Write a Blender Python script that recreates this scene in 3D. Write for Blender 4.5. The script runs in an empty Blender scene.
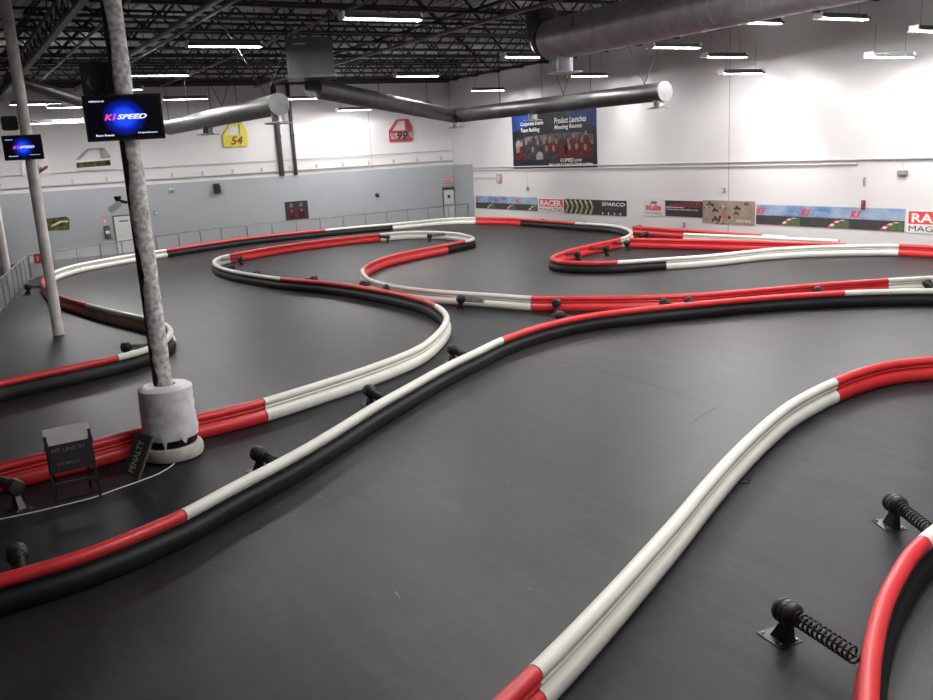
import bpy, bmesh, math, random
from mathutils import Vector, Matrix
from mathutils.geometry import tessellate_polygon
random.seed(7)
SC = bpy.context.scene
COL = SC.collection
# ------------------------------------------------------------------ camera
F, PIT, ROL, YAW, H = 883.94, 0.223495, -0.0572419, -1.047613, 4.6
cy, sy, cp, sp = math.cos(YAW), math.sin(YAW), math.cos(PIT), math.sin(PIT)
FW = Vector((sy*cp, cy*cp, -sp)); _r = Vector((cy, -sy, 0)); _u = _r.cross(FW)
cr, sr = math.cos(ROL), math.sin(ROL)
RT = cr*_r + sr*_u; UP = -sr*_r + cr*_u
cam = bpy.data.cameras.new('camera'); camo = bpy.data.objects.new('camera', cam); COL.objects.link(camo)
cam.sensor_width = 36; cam.lens = 36*F/933; cam.clip_end = 300; cam.clip_start = 0.05
m = Matrix((RT, UP, -FW)).transposed().to_4x4(); m.translation = Vector((0, 0, H)); camo.matrix_world = m
SC.camera = camo
# ------------------------------------------------------------------ world, exposure, view
w = bpy.data.worlds.new('world'); SC.world = w; w.use_nodes = True
w.node_tree.nodes['Background'].inputs[0].default_value = (0.8, 0.85, 1, 1)
w.node_tree.nodes['Background'].inputs[1].default_value = 0.01
SC.view_settings.view_transform = 'Standard'; SC.view_settings.look = 'None'
SC.view_settings.gamma = 1; SC.view_settings.exposure = 0.36; SC.view_settings.use_curve_mapping = False
LAMP_POWER = 190.0
S_ = 30.1/29.2                     # the walls stand slightly further off than first measured
def wz(z): return H+(z-H)*S_

def ray(x, y): return FW + RT*((x-466.5)/F) - UP*((y-350)/F)
def onz(x, y, z=0.0): d = ray(x, y); return d*((z-H)/d.z) + Vector((0, 0, H))
def onx(x, y, X=-51.0*S_): d = ray(x, y); return d*(X/d.x) + Vector((0, 0, H))
def ony(x, y, Y=30.1): d = ray(x, y); return d*(Y/d.y) + Vector((0, 0, H))

# ------------------------------------------------------------------ materials
MATS = {}
def mat(name, col, rough=0.6, metal=0.0, noise=0.0, nscale=8.0, emit=0.0, bump=0.0, col2=None, alpha=1.0, spec=0.5):
    if name in MATS: return MATS[name]
    M = bpy.data.materials.new(name); M.use_nodes = True; nt = M.node_tree; b = nt.nodes['Principled BSDF']
    b.inputs['Base Color'].default_value = (*col, 1); b.inputs['Roughness'].default_value = rough
    b.inputs['Metallic'].default_value = metal; b.inputs['Specular IOR Level'].default_value = spec
    if noise or bump or col2:
        tc = nt.nodes.new('ShaderNodeTexCoord'); n = nt.nodes.new('ShaderNodeTexNoise')
        n.inputs['Scale'].default_value = nscale; n.inputs['Detail'].default_value = 6
        nt.links.new(tc.outputs['Object'], n.inputs['Vector'])
        r = nt.nodes.new('ShaderNodeValToRGB'); r.color_ramp.elements[0].position = 0.35; r.color_ramp.elements[1].position = 0.68
        c2 = col2 or tuple(c*(1-noise) for c in col)
        r.color_ramp.elements[0].color = (*c2, 1); r.color_ramp.elements[1].color = (*col, 1)
        nt.links.new(n.outputs['Fac'], r.inputs['Fac']); nt.links.new(r.outputs['Color'], b.inputs['Base Color'])
        if bump:
            bp = nt.nodes.new('ShaderNodeBump'); bp.inputs['Strength'].default_value = bump; bp.inputs['Distance'].default_value = 0.03
            nt.links.new(n.outputs['Fac'], bp.inputs['Height']); nt.links.new(bp.outputs['Normal'], b.inputs['Normal'])
    if emit:
        b.inputs['Emission Color'].default_value = (*col, 1); b.inputs['Emission Strength'].default_value = emit
    if alpha < 1: b.inputs['Alpha'].default_value = alpha
    MATS[name] = M; return M

def floor_mat(name, c1, c2, c3, rough=0.62, spec=0.45):
    M = bpy.data.materials.new(name); M.use_nodes = True; nt = M.node_tree; L = nt.links; b = nt.nodes['Principled BSDF']
    tc = nt.nodes.new('ShaderNodeTexCoord')
    def nz(scale, det=5, dist=0.0, vec=None, ro=0.55):
        n = nt.nodes.new('ShaderNodeTexNoise'); n.inputs['Scale'].default_value = scale; n.inputs['Detail'].default_value = det
        n.inputs['Distortion'].default_value = dist; n.inputs['Roughness'].default_value = ro
        L.new(vec or tc.outputs['Object'], n.inputs['Vector']); return n
    def ramp(src, stops):
        r = nt.nodes.new('ShaderNodeValToRGB'); e = r.color_ramp.elements
        while len(e) < len(stops): e.new(0.5)
        for k, (p, c) in enumerate(stops): e[k].position = p; e[k].color = (*c, 1)
        L.new(src, r.inputs['Fac']); return r
    def mix(kind, a, bb, fac=1.0, facsrc=None):
        x = nt.nodes.new('ShaderNodeMix'); x.data_type = 'RGBA'; x.blend_type = kind; x.inputs[0].default_value = fac
        if facsrc is not None: L.new(facsrc, x.inputs[0])
        L.new(a, x.inputs[6])
        if isinstance(bb, tuple): x.inputs[7].default_value = (*bb, 1)
        else: L.new(bb, x.inputs[7])
        return x.outputs[2]
    big = ramp(nz(0.28, 4, 0.6).outputs['Fac'], [(0.3, c2), (0.55, c1), (0.75, c3)])
    fine = ramp(nz(7.0, 8).outputs['Fac'], [(0.3, (0.72, 0.72, 0.72)), (0.7, (1.15, 1.15, 1.15))])
    c = mix('MULTIPLY', big.outputs['Color'], fine.outputs['Color'])
    # wheel scuffs: stretched noise
    mp = nt.nodes.new('ShaderNodeMapping'); mp.inputs['Scale'].default_value = (0.35, 3.2, 1); mp.inputs['Rotation'].default_value = (0, 0, 0.5)
    L.new(tc.outputs['Object'], mp.inputs['Vector'])
    sc = ramp(nz(1.0, 5, 0.8, mp.outputs['Vector']).outputs['Fac'], [(0.36, (0.66, 0.66, 0.66)), (0.62, (1.12, 1.12, 1.12))])
    c = mix('MULTIPLY', c, sc.outputs['Color'])
    # dark curved skid lines
    mp2 = nt.nodes.new('ShaderNodeMapping'); mp2.inputs['Scale'].default_value = (0.12, 0.12, 1); L.new(tc.outputs['Object'], mp2.inputs['Vector'])
    nn = nz(1.0, 2, 0.4, mp2.outputs['Vector'], 0.4)
    mt = nt.nodes.new('ShaderNodeMath'); mt.operation = 'MULTIPLY'; mt.inputs[1].default_value = 14; L.new(nn.outputs['Fac'], mt.inputs[0])
    fr = nt.nodes.new('ShaderNodeMath'); fr.operation = 'PINGPONG'; fr.inputs[1].default_value = 0.5; L.new(mt.outputs[0], fr.inputs[0])
    sk = ramp(fr.outputs[0], [(0.0, (0.72, 0.72, 0.72)), (0.035, (1, 1, 1))])
    br = ramp(nz(0.5, 3).outputs['Fac'], [(0.5, (0, 0, 0)), (0.62, (0.8, 0.8, 0.8))])
    c = mix('MULTIPLY', c, sk.outputs['Color'], 1.0, br.outputs['Color'])
    # rare chalky scrapes
    mp3 = nt.nodes.new('ShaderNodeMapping'); mp3.inputs['Scale'].default_value = (2.2, 0.7, 1); mp3.inputs['Rotation'].default_value = (0, 0, -0.35)
    L.new(tc.outputs['Object'], mp3.inputs['Vector'])
    st = ramp(nz(1.6, 9, 0.2, mp3.outputs['Vector'], 0.75).outputs['Fac'], [(0.70, (0, 0, 0)), (0.75, (0.75, 0.75, 0.75))])
    c = mix('MIX', c, (0.32, 0.32, 0.33), 1.0, st.outputs['Color'])
    L.new(c, b.inputs['Base Color'])
    b.inputs['Roughness'].default_value = rough; b.inputs['Specular IOR Level'].default_value = spec
    bp = nt.nodes.new('ShaderNodeBump'); bp.inputs['Strength'].default_value = 0.15; bp.inputs['Distance'].default_value = 0.01
    L.new(nz(40, 3).outputs['Fac'], bp.inputs['Height']); L.new(bp.outputs['Normal'], b.inputs['Normal'])
    return M

TRACK = floor_mat('track_asphalt', (0.0195, 0.0195, 0.019), (0.009, 0.009, 0.0088), (0.032, 0.0315, 0.031), 0.46, 0.5)
INFIELD = floor_mat('infield_paint', (0.0165, 0.017, 0.021), (0.0075, 0.008, 0.0105), (0.029, 0.030, 0.035), 0.52, 0.25)
WHITEW = mat('white_wall_paint', (0.66, 0.64, 0.635), 0.7, noise=0.04, nscale=0.5)
GREYW = mat('grey_wall_paint', (0.37, 0.385, 0.405), 0.6, noise=0.06, nscale=0.7)
RED = mat('red_plastic', (0.72, 0.035, 0.04), 0.38, noise=0.12, nscale=3)
WHITEP = mat('white_plastic', (0.78, 0.77, 0.70), 0.38, noise=0.07, nscale=3)
BLACKP = mat('black_rubber', (0.009, 0.009, 0.0095), 0.55, noise=0.6, nscale=3.5, spec=0.3)
BROWN = mat('brown_backing', (0.36, 0.21, 0.165), 0.7, noise=0.25, nscale=2)
BLK = mat('black_metal', (0.012, 0.012, 0.012), 0.4, noise=0.3)
RUB = mat('roller_rubber', (0.018, 0.018, 0.018), 0.5, noise=0.3)
STEEL = mat('steel', (0.45, 0.45, 0.45), 0.35, 0.9, noise=0.2)
DUCT = mat('galvanised_duct', (0.58, 0.56, 0.62), 0.38, 0.6, noise=0.25, nscale=2)
DUCTD = mat('weathered_duct', (0.15, 0.15, 0.145), 0.42, 0.7, noise=0.3, nscale=2)
ROOF = mat('dark_roof_deck', (0.5, 0.5, 0.5), 0.7, noise=0.3, nscale=0.6)
TRUSS = mat('dark_painted_steel', (0.025, 0.025, 0.027), 0.5, noise=0.3, nscale=3)
ANGLE = mat('worn_steel_angle', (0.2, 0.19, 0.18), 0.5, noise=0.4, nscale=3)
PIPEB = mat('black_pipe_paint', (0.02, 0.02, 0.02), 0.4, noise=0.2)
TUBE = mat('lamp_tube', (1.0, 0.98, 1.0), 0.4, emit=14)
REFL = mat('lamp_reflector', (0.7, 0.7, 0.7), 0.4, noise=0.05)
HOUS = mat('lamp_housing', (0.08, 0.08, 0.08), 0.5, noise=0.1)
PLASTER = mat('peeling_column_paint', (0.84, 0.81, 0.79), 0.75, nscale=13, bump=0.6, col2=(0.34, 0.32, 0.30))
PLASTER2 = mat('clean_column_paint', (0.86, 0.82, 0.80), 0.7, nscale=3, bump=0.2, col2=(0.62, 0.57, 0.55))
WRAP = mat('white_wrap_film', (0.84, 0.82, 0.84), 0.3, noise=0.2, nscale=4.5, bump=0.55)
DWHITE = mat('dirty_white_tyre', (0.62, 0.60, 0.54), 0.6, noise=0.3, nscale=5)
WSIGN = mat('white_board', (0.62, 0.60, 0.60), 0.5, noise=0.06)
INK = mat('white_ink', (0.75, 0.75, 0.72), 0.6, noise=0.02)
FINK = mat('faded_ink', (0.15, 0.15, 0.15), 0.6, noise=0.3)
TINK = mat('tan_ink', (0.45, 0.37, 0.25), 0.6, noise=0.2)
BINK = mat('black_ink', (0.02, 0.02, 0.02), 0.6, noise=0.1)
RINK = mat('red_ink', (0.70, 0.05, 0.05), 0.6, noise=0.05)
DRINK = mat('dark_red_ink', (0.30, 0.03, 0.04), 0.6, noise=0.2)
DOORW = mat('white_door_paint', (0.62, 0.62, 0.60), 0.5, noise=0.05)
CONDUIT = mat('painted_conduit', (0.50, 0.49, 0.48), 0.5, noise=0.1)
CABLE = mat('white_cable_jacket', (0.7, 0.7, 0.7), 0.5, noise=0.05)
NET = mat('fence_netting', (0.42, 0.43, 0.43), 0.6, alpha=0.42, noise=0.1)
FPOST = mat('fence_post_metal', (0.25, 0.25, 0.25), 0.5, 0.5, noise=0.2)
BEZEL = mat('tv_bezel', (0.01, 0.01, 0.01), 0.25, noise=0.1)

# ------------------------------------------------------------------ helpers
def link(o, parent=None):
    COL.objects.link(o)
    if parent is not None: o.parent = parent
    return o
def obj(name, bm, mats, parent=None, smooth=False):
    me = bpy.data.meshes.new(name)
    bmesh.ops.recalc_face_normals(bm, faces=bm.faces); bm.to_mesh(me); bm.free()
    if not isinstance(mats, (list, tuple)): mats = [mats]
    for q in mats: me.materials.append(q)
    if smooth:
        for p in me.polygons: p.use_smooth = True
        try: me.set_sharp_from_angle(angle=math.radians(42))
        except Exception: pass
    return link(bpy.data.objects.new(name, me), parent)
def tag(o, label=None, cat=None, group=None, kind=None):
    if label: o['label'] = label
    if cat: o['category'] = cat
    if group: o['group'] = group
    if kind: o['kind'] = kind
    return o
def empty(name, loc, rz, label, cat, group=None):
    o = bpy.data.objects.new(name, None); o.empty_display_size = 0.1; o.location = loc; o.rotation_euler = (0, 0, rz)
    return tag(link(o), label, cat, group)
def B(): return bmesh.new()
def box(bm, x0, x1, y0, y1, z0, z1, mi=0, M=None):
    vs = [bm.verts.new(Vector(p)) for p in ((x0,y0,z0),(x1,y0,z0),(x1,y1,z0),(x0,y1,z0),(x0,y0,z1),(x1,y0,z1),(x1,y1,z1),(x0,y1,z1))]
    if M is not None:
        for v in vs: v.co = M @ v.co
    for f in ((0,3,2,1),(4,5,6,7),(0,1,5,4),(1,2,6,5),(2,3,7,6),(3,0,4,7)):
        fc = bm.faces.new([vs[i] for i in f]); fc.material_index = mi
    return bm
def frame(d):
    d = Vector(d).normalized(); a = Vector((0,0,1)) if abs(d.z) < 0.95 else Vector((1,0,0))
    u = a.cross(d).normalized(); return u, d.cross(u)
def tube(bm, pts, r, n=8, cap=True, mi=0):
    pts = [Vector(p) for p in pts]; rs = r if isinstance(r, (list, tuple)) else [r]*len(pts)
    rings = []; u = None
    for i, p in enumerate(pts):
        d = (pts[min(i+1, len(pts)-1)] - pts[max(i-1, 0)]).normalized()
        if u is None: u, v = frame(d)
        else:
            u = (u - d*u.dot(d)).normalized(); v = d.cross(u)
        rings.append([bm.verts.new(p + (u*math.cos(2*math.pi*k/n) + v*math.sin(2*math.pi*k/n))*rs[i]) for k in range(n)])
    for a, b in zip(rings, rings[1:]):
        for k in range(n):
            bm.faces.new((a[k], a[(k+1) % n], b[(k+1) % n], b[k])).material_index = mi
    if cap:
        bm.faces.new(rings[0][::-1]).material_index = mi; bm.faces.new(rings[-1]).material_index = mi
    return bm
def lathe(bm, prof, n=32, M=None, wob=0.0, mi=0):
    rings = []
    for (r, z) in prof:
        ring = []
        for k in range(n):
            a = 2*math.pi*k/n; rr = r*(1 + wob*(math.sin(3*a+z*9)+0.6*math.sin(7*a-z*15)+0.5*math.sin(11*a+z*31)))
            p = Vector((rr*math.cos(a), rr*math.sin(a), z)); ring.append(bm.verts.new(M @ p if M is not None else p))
        rings.append(ring)
    for a, b in zip(rings, rings[1:]):
        for k in range(n): bm.faces.new((a[k], a[(k+1) % n], b[(k+1) % n], b[k])).material_index = mi
    bm.faces.new(rings[0][::-1]).material_index = mi; bm.faces.new(rings[-1]).material_index = mi
    return bm
def prism(bm, pts, y0, y1, mi=0):
    """polygon in local XZ extruded from y0 (front) to y1"""
    a = [bm.verts.new((x, y0, z)) for x, z in pts]; b = [bm.verts.new((x, y1, z)) for x, z in pts]
    n = len(pts)
    bm.faces.new(a).material_index = mi; bm.faces.new(b[::-1]).material_index = mi
    for k in range(n): bm.faces.new((a[k], b[k], b[(k+1) % n], a[(k+1) % n])).material_index = mi
    return bm
def rect(x0, x1, z0, z1): return [(x0, z0), (x1, z0), (x1, z1), (x0, z1)]
def ell(cx, cz, rx, rz, n=12, a0=0.0, a1=2*math.pi): return [(cx+rx*math.cos(a0+(a1-a0)*k/(n if a1-a0 > 6.2 else n-1)), cz+rz*math.sin(a0+(a1-a0)*k/(n if a1-a0 > 6.2 else n-1))) for k in range(n)]
def lettering(name, s, parent, x0, z0, wd, ht, y, material, shear=0.0, bold=0.012, M=None):
    cu = bpy.data.curves.new(name, 'FONT'); cu.body = s; cu.size = 1; cu.shear = shear; cu.offset = bold; cu.extrude = 0.0
    cu.resolution_u = 3
    t = bpy.data.objects.new(name, cu); COL.objects.link(t)
    dg = bpy.context.evaluated_depsgraph_get(); me = bpy.data.meshes.new_from_object(t.evaluated_get(dg))
    bpy.data.objects.remove(t)
    xs = [v.co.x for v in me.vertices]; ys = [v.co.y for v in me.vertices]
    ax, bx, ay, by = min(xs), max(xs), min(ys), max(ys)
    for v in me.vertices:
        v.co = Vector((x0+(v.co.x-ax)/(bx-ax)*wd, y, z0+(v.co.y-ay)/(by-ay)*ht))
        if M is not None: v.co = M @ v.co
    me.materials.clear(); me.materials.append(material)
    return link(bpy.data.objects.new(name, me), parent)

# ------------------------------------------------------------------ room shell
XL, YR, XB, YN, ZC = -51.0*S_, 30.1, 7.0, -14.0, 10.1
def catmull(pts, step):
    P = [pts[0]*2-pts[1]] + pts + [pts[-1]*2-pts[-2]]; out = []; par = []
    for i in range(1, len(P)-2):
        n = max(2, int((P[i+1]-P[i]).length/step))
        for k in range(n):
            t = k/n; a, b, c, d = P[i-1], P[i], P[i+1], P[i+2]
            # centripetal-ish: clamp the tangents so that uneven spacing does not overshoot
            L = (c-b).length; ta = (c-a); tb = (d-b)
            ta = ta.normalized()*L if ta.length else ta; tb = tb.normalized()*L if tb.length else tb
            h00 = 2*t**3-3*t*t+1; h10 = t**3-2*t*t+t; h01 = -2*t**3+3*t*t; h11 = t**3-t*t
            out.append(b*h00+ta*h10+c*h01+tb*h11); par.append(i-1+t)
    out.append(P[-2]); par.append(len(pts)-1.0)
    return out, par
def smooth_path(pl, it):
    for _ in range(it):
        q = pl[:]
        for i in range(1, len(pl)-1): q[i] = pl[i]*0.5 + (pl[i-1]+pl[i+1])*0.25
        pl = q
    return pl

RAILZ = 0.385
BS = 0.88          # barrier section scale: rail top at 0.44 m
def path(px, step=0.3, it=5):
    pts = [onz(a[0], a[1], RAILZ) for a in px]
    for p in pts:
        p.z = 0; p.y = min(p.y, 29.32)
    pl, par = catmull(pts, step); raw = pl; pl = smooth_path(pl, it)
    # the smoothing slides samples along the path: measure where every control point now lies
    ks = []; lo = 0
    for i, c in enumerate(pts):
        j0 = min(range(len(par)), key=lambda j: abs(par[j]-i)); rng = range(max(lo, j0-12), min(len(pl), j0+13))
        j = min(rng, key=lambda j: (pl[j]-c).length); j = max(j, lo); ks.append(j); lo = j+1 if j+1 < len(pl) else j
    ks[0] = 0; ks[-1] = len(pl)-1; par2 = []
    for j in range(len(pl)):
        i = max(k for k in range(len(ks)) if ks[k] <= j)
        par2.append(float(i) if i == len(ks)-1 or ks[i+1] == ks[i] else i + (j-ks[i])/(ks[i+1]-ks[i]))
    return pl, par2

# (px x, px y[, colour from here][, side flag from here])
B1 = [(-150,622,'R'),(-80,602),(0,579),(80,556),(160,524),(182,514.5,'W'),(230,488),(290,457),(350,421.3),(369,409),(405,388.8),(450,364),(480,350),(501,339.5,'R'),(545,325),(590,315.3),(640,309.2),(693,304),(770,297),(844,292.6,'W'),(890,291),(933,290.5),(1020,290)]
B2 = [(-120,497,'R'),(-60,483),(0,466.5),(40,456.5),(98,443.5),(132,433),(152,427.3),(172,422.6),(206,415.5),(240,407.5),(263.5,401.5,'W'),(307,388),(350,374.5),(396,358),(420,347.5),(436,335),(445.5,323),(445.8,314),(437,306,'R'),(423,299.7),(384,291),(333,283.2),(281.5,278.6,'W'),(255.7,275),(234,271.4),(219,267),(214,262.6),(217,258.6),(228,255.2,'R'),(250,251.3),(281.5,246),(333,239.3),(379.2,234.4,'W'),(405,232.3),(430.7,231.8),(456.4,233.4),(469,236),(473.5,238.2),(471,240),(463.5,241.2,'R'),(446.6,244.8),(410,251.8),(384,258),(369,264.3),(362.5,269.5,'W'),(363,274.5),(371,280.3),(389.5,285.3),(423,290.2),(460,293),(498.6,295.4),(532,297.9,'R'),(588.6,297.9),(640,297.3),(700,294.7),(770,289),(821.6,284.7),(887.2,280.2,'W'),(933,277.6),(1010,273)]
B3 = [(-100,410,'R'),(-50,396),(0,382.4),(64,369),(117,357.3,'W'),(147,349.5),(163,341.5),(170.5,334),(169,327),(160,322.2),(141.5,317.5),(112,311),(87.5,304.8,'R'),(62,297.5),(47.5,289.5),(42.5,281),(48,275.5,'W'),(57,271),(77,265),(103,260),(128.6,255.6),(166,250,'R'),(205.8,244),(240,239),(281.5,234.4),(325,230,'W'),(358.6,226.8),(392,224),(423,221),(450,218.6),(476,218,'R'),(511,218.2),(528,218.6),(563,219.4),(590,221.3,'W'),(614,225),(627,229),(631.5,232.7),(627.5,236.3),(620,239,'R'),(601.5,243),(575.8,248.6),(558,254),(551,258),(554,260.8),(568,262.3),(593.8,262.9),(617,262.2,'W'),(640,260.6),(665.3,258.9),(700,256.8),(731.6,253.6),(770,249.4),(821.6,246.6),(860,245.8),(898.8,245.2,'R'),(933,244.8),(1010,244)]
B5 = [(425,790,'R'),(470,738),(506,698),(533.8,672,'W'),(567,639),(600.5,604),(640,561),(677,519.5),(705,486),(731,457),(750,438),(770,420),(790,404.5),(812,392),(834,381.5,'R'),(862,371),(893,363.5),(933,359.5),(1010,354)]
B6 = [(872,800,'R'),(868,740),(868,700),(871,657),(876.5,628),(884.8,600),(896,578),(909,556),(923,541,'W'),(943,525),(985,500),(1050,478)]
B4A = [(634,226.8,'R'),(660,228.4),(720,231.2),(775,234.0,'W'),(800,235.4)]
B4B = [(684,234.2,'W'),(760,237.2),(840,240.6)]
B4C = [(630,239.2,'R'),(700,240.6),(770,242.2),(845,244.4)]

# floor with painted infield patches
def add_poly(bm, pts, z, mi):
    vs = [bm.verts.new((p.x, p.y, z)) for p in pts]
    for t in tessellate_polygon([[Vector((p.x, p.y, 0)) for p in pts]]):
        a, b_, c_ = [pts[i] for i in t]
        if abs((b_.x-a.x)*(c_.y-a.y)-(b_.y-a.y)*(c_.x-a.x)) < 1e-6: continue
        if (b_.x-a.x)*(c_.y-a.y)-(b_.y-a.y)*(c_.x-a.x) < 0: t = t[::-1]
        try: f = bm.faces.new([vs[i] for i in t]); f.material_index = mi
        except ValueError: pass
p1, _ = path(B1); p2, _ = path(B2); p3, _ = path(B3); p5, _ = path(B5); p6, _ = path(B6)
bm = B()
box(bm, XL, XB, YN, YR, -0.3, 0.0)
def rightmost(pl): return pl
add_poly(bm, p1 + p2[::-1], 0.004, 1)
# infield left of the left loop
i_a = min(range(len(p3)), key=lambda i: (p3[i]-onz(42.5, 281)).length)
i_loop = [p for k, p in enumerate(p3) if k <= i_a]
add_poly(bm, i_loop + [Vector((-50.9, 4.0, 0)), Vector((-50.9, -10, 0)), Vector((-14, -10, 0))], 0.004, 1)
add_poly(bm, p5 + [Vector((p5[-1].x+1, p5[-1].y+6, 0)), Vector((2, 22, 0)), Vector((4, 9, 0))] + p6[::-1] + [Vector((p6[0].x+0.4, p6[0].y-1.5, 0))], 0.004, 1)
i_b = min(range(len(p3)), key=lambda i: (p3[i]-onz(590, 221.5, .43)).length)
i_c = min(range(len(p3)), key=lambda i: (p3[i]-onz(899, 245.2, .43)).length)
add_poly(bm, p3[i_b:i_c] + [Vector((p3[i_c].x, 29.0, 0)), Vector((p3[i_b].x, 29.0, 0))], 0.004, 1)
# chalky scrapes and dark cracks worn into the surface
def streak(pts, wd, mi):
    w3 = [onz(x, y, 0) for x, y in pts]; up_ = []; dn = []
    for i, p in enumerate(w3):
        d = (w3[min(i+1, len(w3)-1)]-w3[max(i-1, 0)]).normalized(); n_ = Vector((d.y, -d.x, 0)); q = wd*(0.25+0.75*random.random())*(0.3 if i in (0, len(w3)-1) else 1)
        up_.append(bm.verts.new((p.x+n_.x*q, p.y+n_.y*q, 0.006))); dn.append(bm.verts.new((p.x-n_.x*q, p.y-n_.y*q, 0.006)))
    for i in range(len(w3)-1): bm.faces.new((up_[i], dn[i], dn[i+1], up_[i+1])).material_index = mi
def jag(x0, y0, x1, y1, n=9, a=1.0): return [(x0+(x1-x0)*k/n, y0+(y1-y0)*k/n+random.uniform(-a, a)) for k in range(n+1)]
for a in ((419, 489, 470, 487), (376, 457, 391, 457), (377, 461, 388, 461), (311, 498, 323, 496), (274, 504, 287, 502), (272, 507, 281, 507), (395, 592, 400, 599), (209, 568, 212, 569), (318, 496, 325, 499), (288, 303, 300, 303), (322, 316, 336, 313), (306, 333, 316, 333), (350, 334, 358, 333), (216, 364, 224, 366), (456, 419, 462, 421), (504, 482, 517, 481), (528, 589, 531, 590), (500, 452, 508, 452), (570, 352, 573, 352), (592, 353, 598, 352)):
    streak(jag(*a, 6, 0.5), 0.012, 2)
for a in ((500, 348, 590, 368), (590, 368, 660, 388), (660, 388, 735, 412), (690, 424, 722, 404)):
    streak(jag(*a, 14, 0.8), 0.012, 3)
me = bpy.data.meshes.new('floor'); bm.to_mesh(me); bm.free(); me.materials.append(TRACK); me.materials.append(INFIELD)
me.materials.append(mat('chalk_scrape', (0.20, 0.20, 0.20), 0.7, noise=0.7, nscale=30)); me.materials.append(mat('floor_crack', (0.012, 0.012, 0.012), 0.7, noise=0.4, nscale=10))
fl = link(bpy.data.objects.new('floor', me)); tag(fl, kind='structure')

def structure(name, bm, m, smooth=False): return tag(obj(name, bm, m, None, smooth), kind='structure')
structure('wall_left', box(B(), XL-0.3, XL, YN, YR+0.3, -0.3, ZC+0.3), WHITEW)
structure('wall_right', box(B(), XL, XB, YR, YR+0.3, -0.3, ZC+0.3), WHITEW)
structure('wall_back', box(B(), XB, XB+0.3, YN, YR+0.3, -0.3, ZC+0.3), WHITEW)
structure('wall_near', box(B(), XL, XB, YN-0.3, YN, -0.3, ZC+0.3), WHITEW)
bm = B()   # corrugated deck, ribs run along X
n = 0; yy = YN
prev = None
prof = []
while yy < YR:
    prof += [(yy, ZC), (yy+0.18, ZC), (yy+0.24, ZC+0.08), (yy+0.42, ZC+0.08)]; yy += 0.48
va = [bm.verts.new((XL, y, z)) for y, z in prof]; vb = [bm.verts.new((XB, y, z)) for y, z in prof]
for k in range(len(prof)-1): bm.faces.new((va[k], va[k+1], vb[k+1], vb[k]))
box(bm, XL, XB, YN, YR, ZC+0.2, ZC+0.3)
structure('ceiling', bm, ROOF)
# grey half-height lining on both walls near the corner, and panel seams
structure('trim_1', box(B(), XL, XL+0.15, YN, YR, 0, wz(3.66)), GREYW)
structure('trim_2', box(B(), XL+0.15, -48.55*S_, YR-0.1, YR, 0, wz(3.64)), GREYW)
SEAM = mat('seam_caulk', (0.35, 0.34, 0.34), 0.7, noise=0.1)
structure('trim_3', box(B(), -27.41*S_, -27.37*S_, YR-0.006, YR, 0.0, ZC), SEAM)
structure('trim_4', box(B(), XL, XL+0.006, 23.43*S_, 23.46*S_, 3.7, ZC), SEAM)
EDGE = TRUSS
structure('trim_5', box(B(), XL, XL+0.12, YN, YR, 8.9, 9.25), EDGE)
structure('trim_6', box(B(), XL, XB, YR-0.1, YR, 9.0, 9.15), EDGE)

# doors in the left wall
def wall_door(n, y0, y1, z1, sign):
    y0 *= S_; y1 *= S_; z1 = wz(z1)
    # local frame: X along wall (+Y world), front towards +X world
    d = bpy.data.objects.new('door_%d' % n, None); d.location = (XL+0.15, (y0+y1)/2, 0); d.rotation_euler = (0, 0, math.pi/2); link(d); tag(d, kind='structure')
    hw = (y1-y0)/2
    b = B(); box(b, -hw, hw, -0.05, -0.005, 0.01, z1)
    obj('door_leaf', b, DOORW, d)
    b = B(); box(b, -hw-0.07, -hw, -0.07, 0, 0, z1+0.07); box(b, hw, hw+0.07, -0.07, 0, 0, z1+0.07); box(b, -hw, hw, -0.07, 0, z1, z1+0.07)
    obj('door_frame', b, mat('dark_door_frame', (0.09, 0.09, 0.10), 0.5, noise=0.1), d)
    b = B(); tube(b, [(-hw+0.1, -0.05, 1.0), (-hw+0.1, -0.12, 1.0), (-hw+0.22, -0.12, 1.0)], 0.015, 6)
    obj('door_handle', b, STEEL, d)
    if sign:
        b = B(); prism(b, rect(-0.1, 0.1, 1.45, 1.65), -0.058, -0.052); obj('door_sign', b, BINK, d)
        b = B(); box(b, hw*-0.8, hw*0.8, -0.11, -0.05, 1.02, 1.08); obj('push_bar', b, STEEL, d)
        b = B(); box(b, -hw, hw, -0.1, -0.06, z1-0.12, z1-0.02); obj('door_closer', b, BLK, d)
    else:
        b = B(); prism(b, rect(-0.25, 0.25, 1.72, 1.80), -0.058, -0.052); obj('door_sign', b, FINK, d)
wall_door(1, 7.98, 8.95, 2.1, False)
wall_door(2, 28.27, 29.02, 2.2, True)

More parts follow.
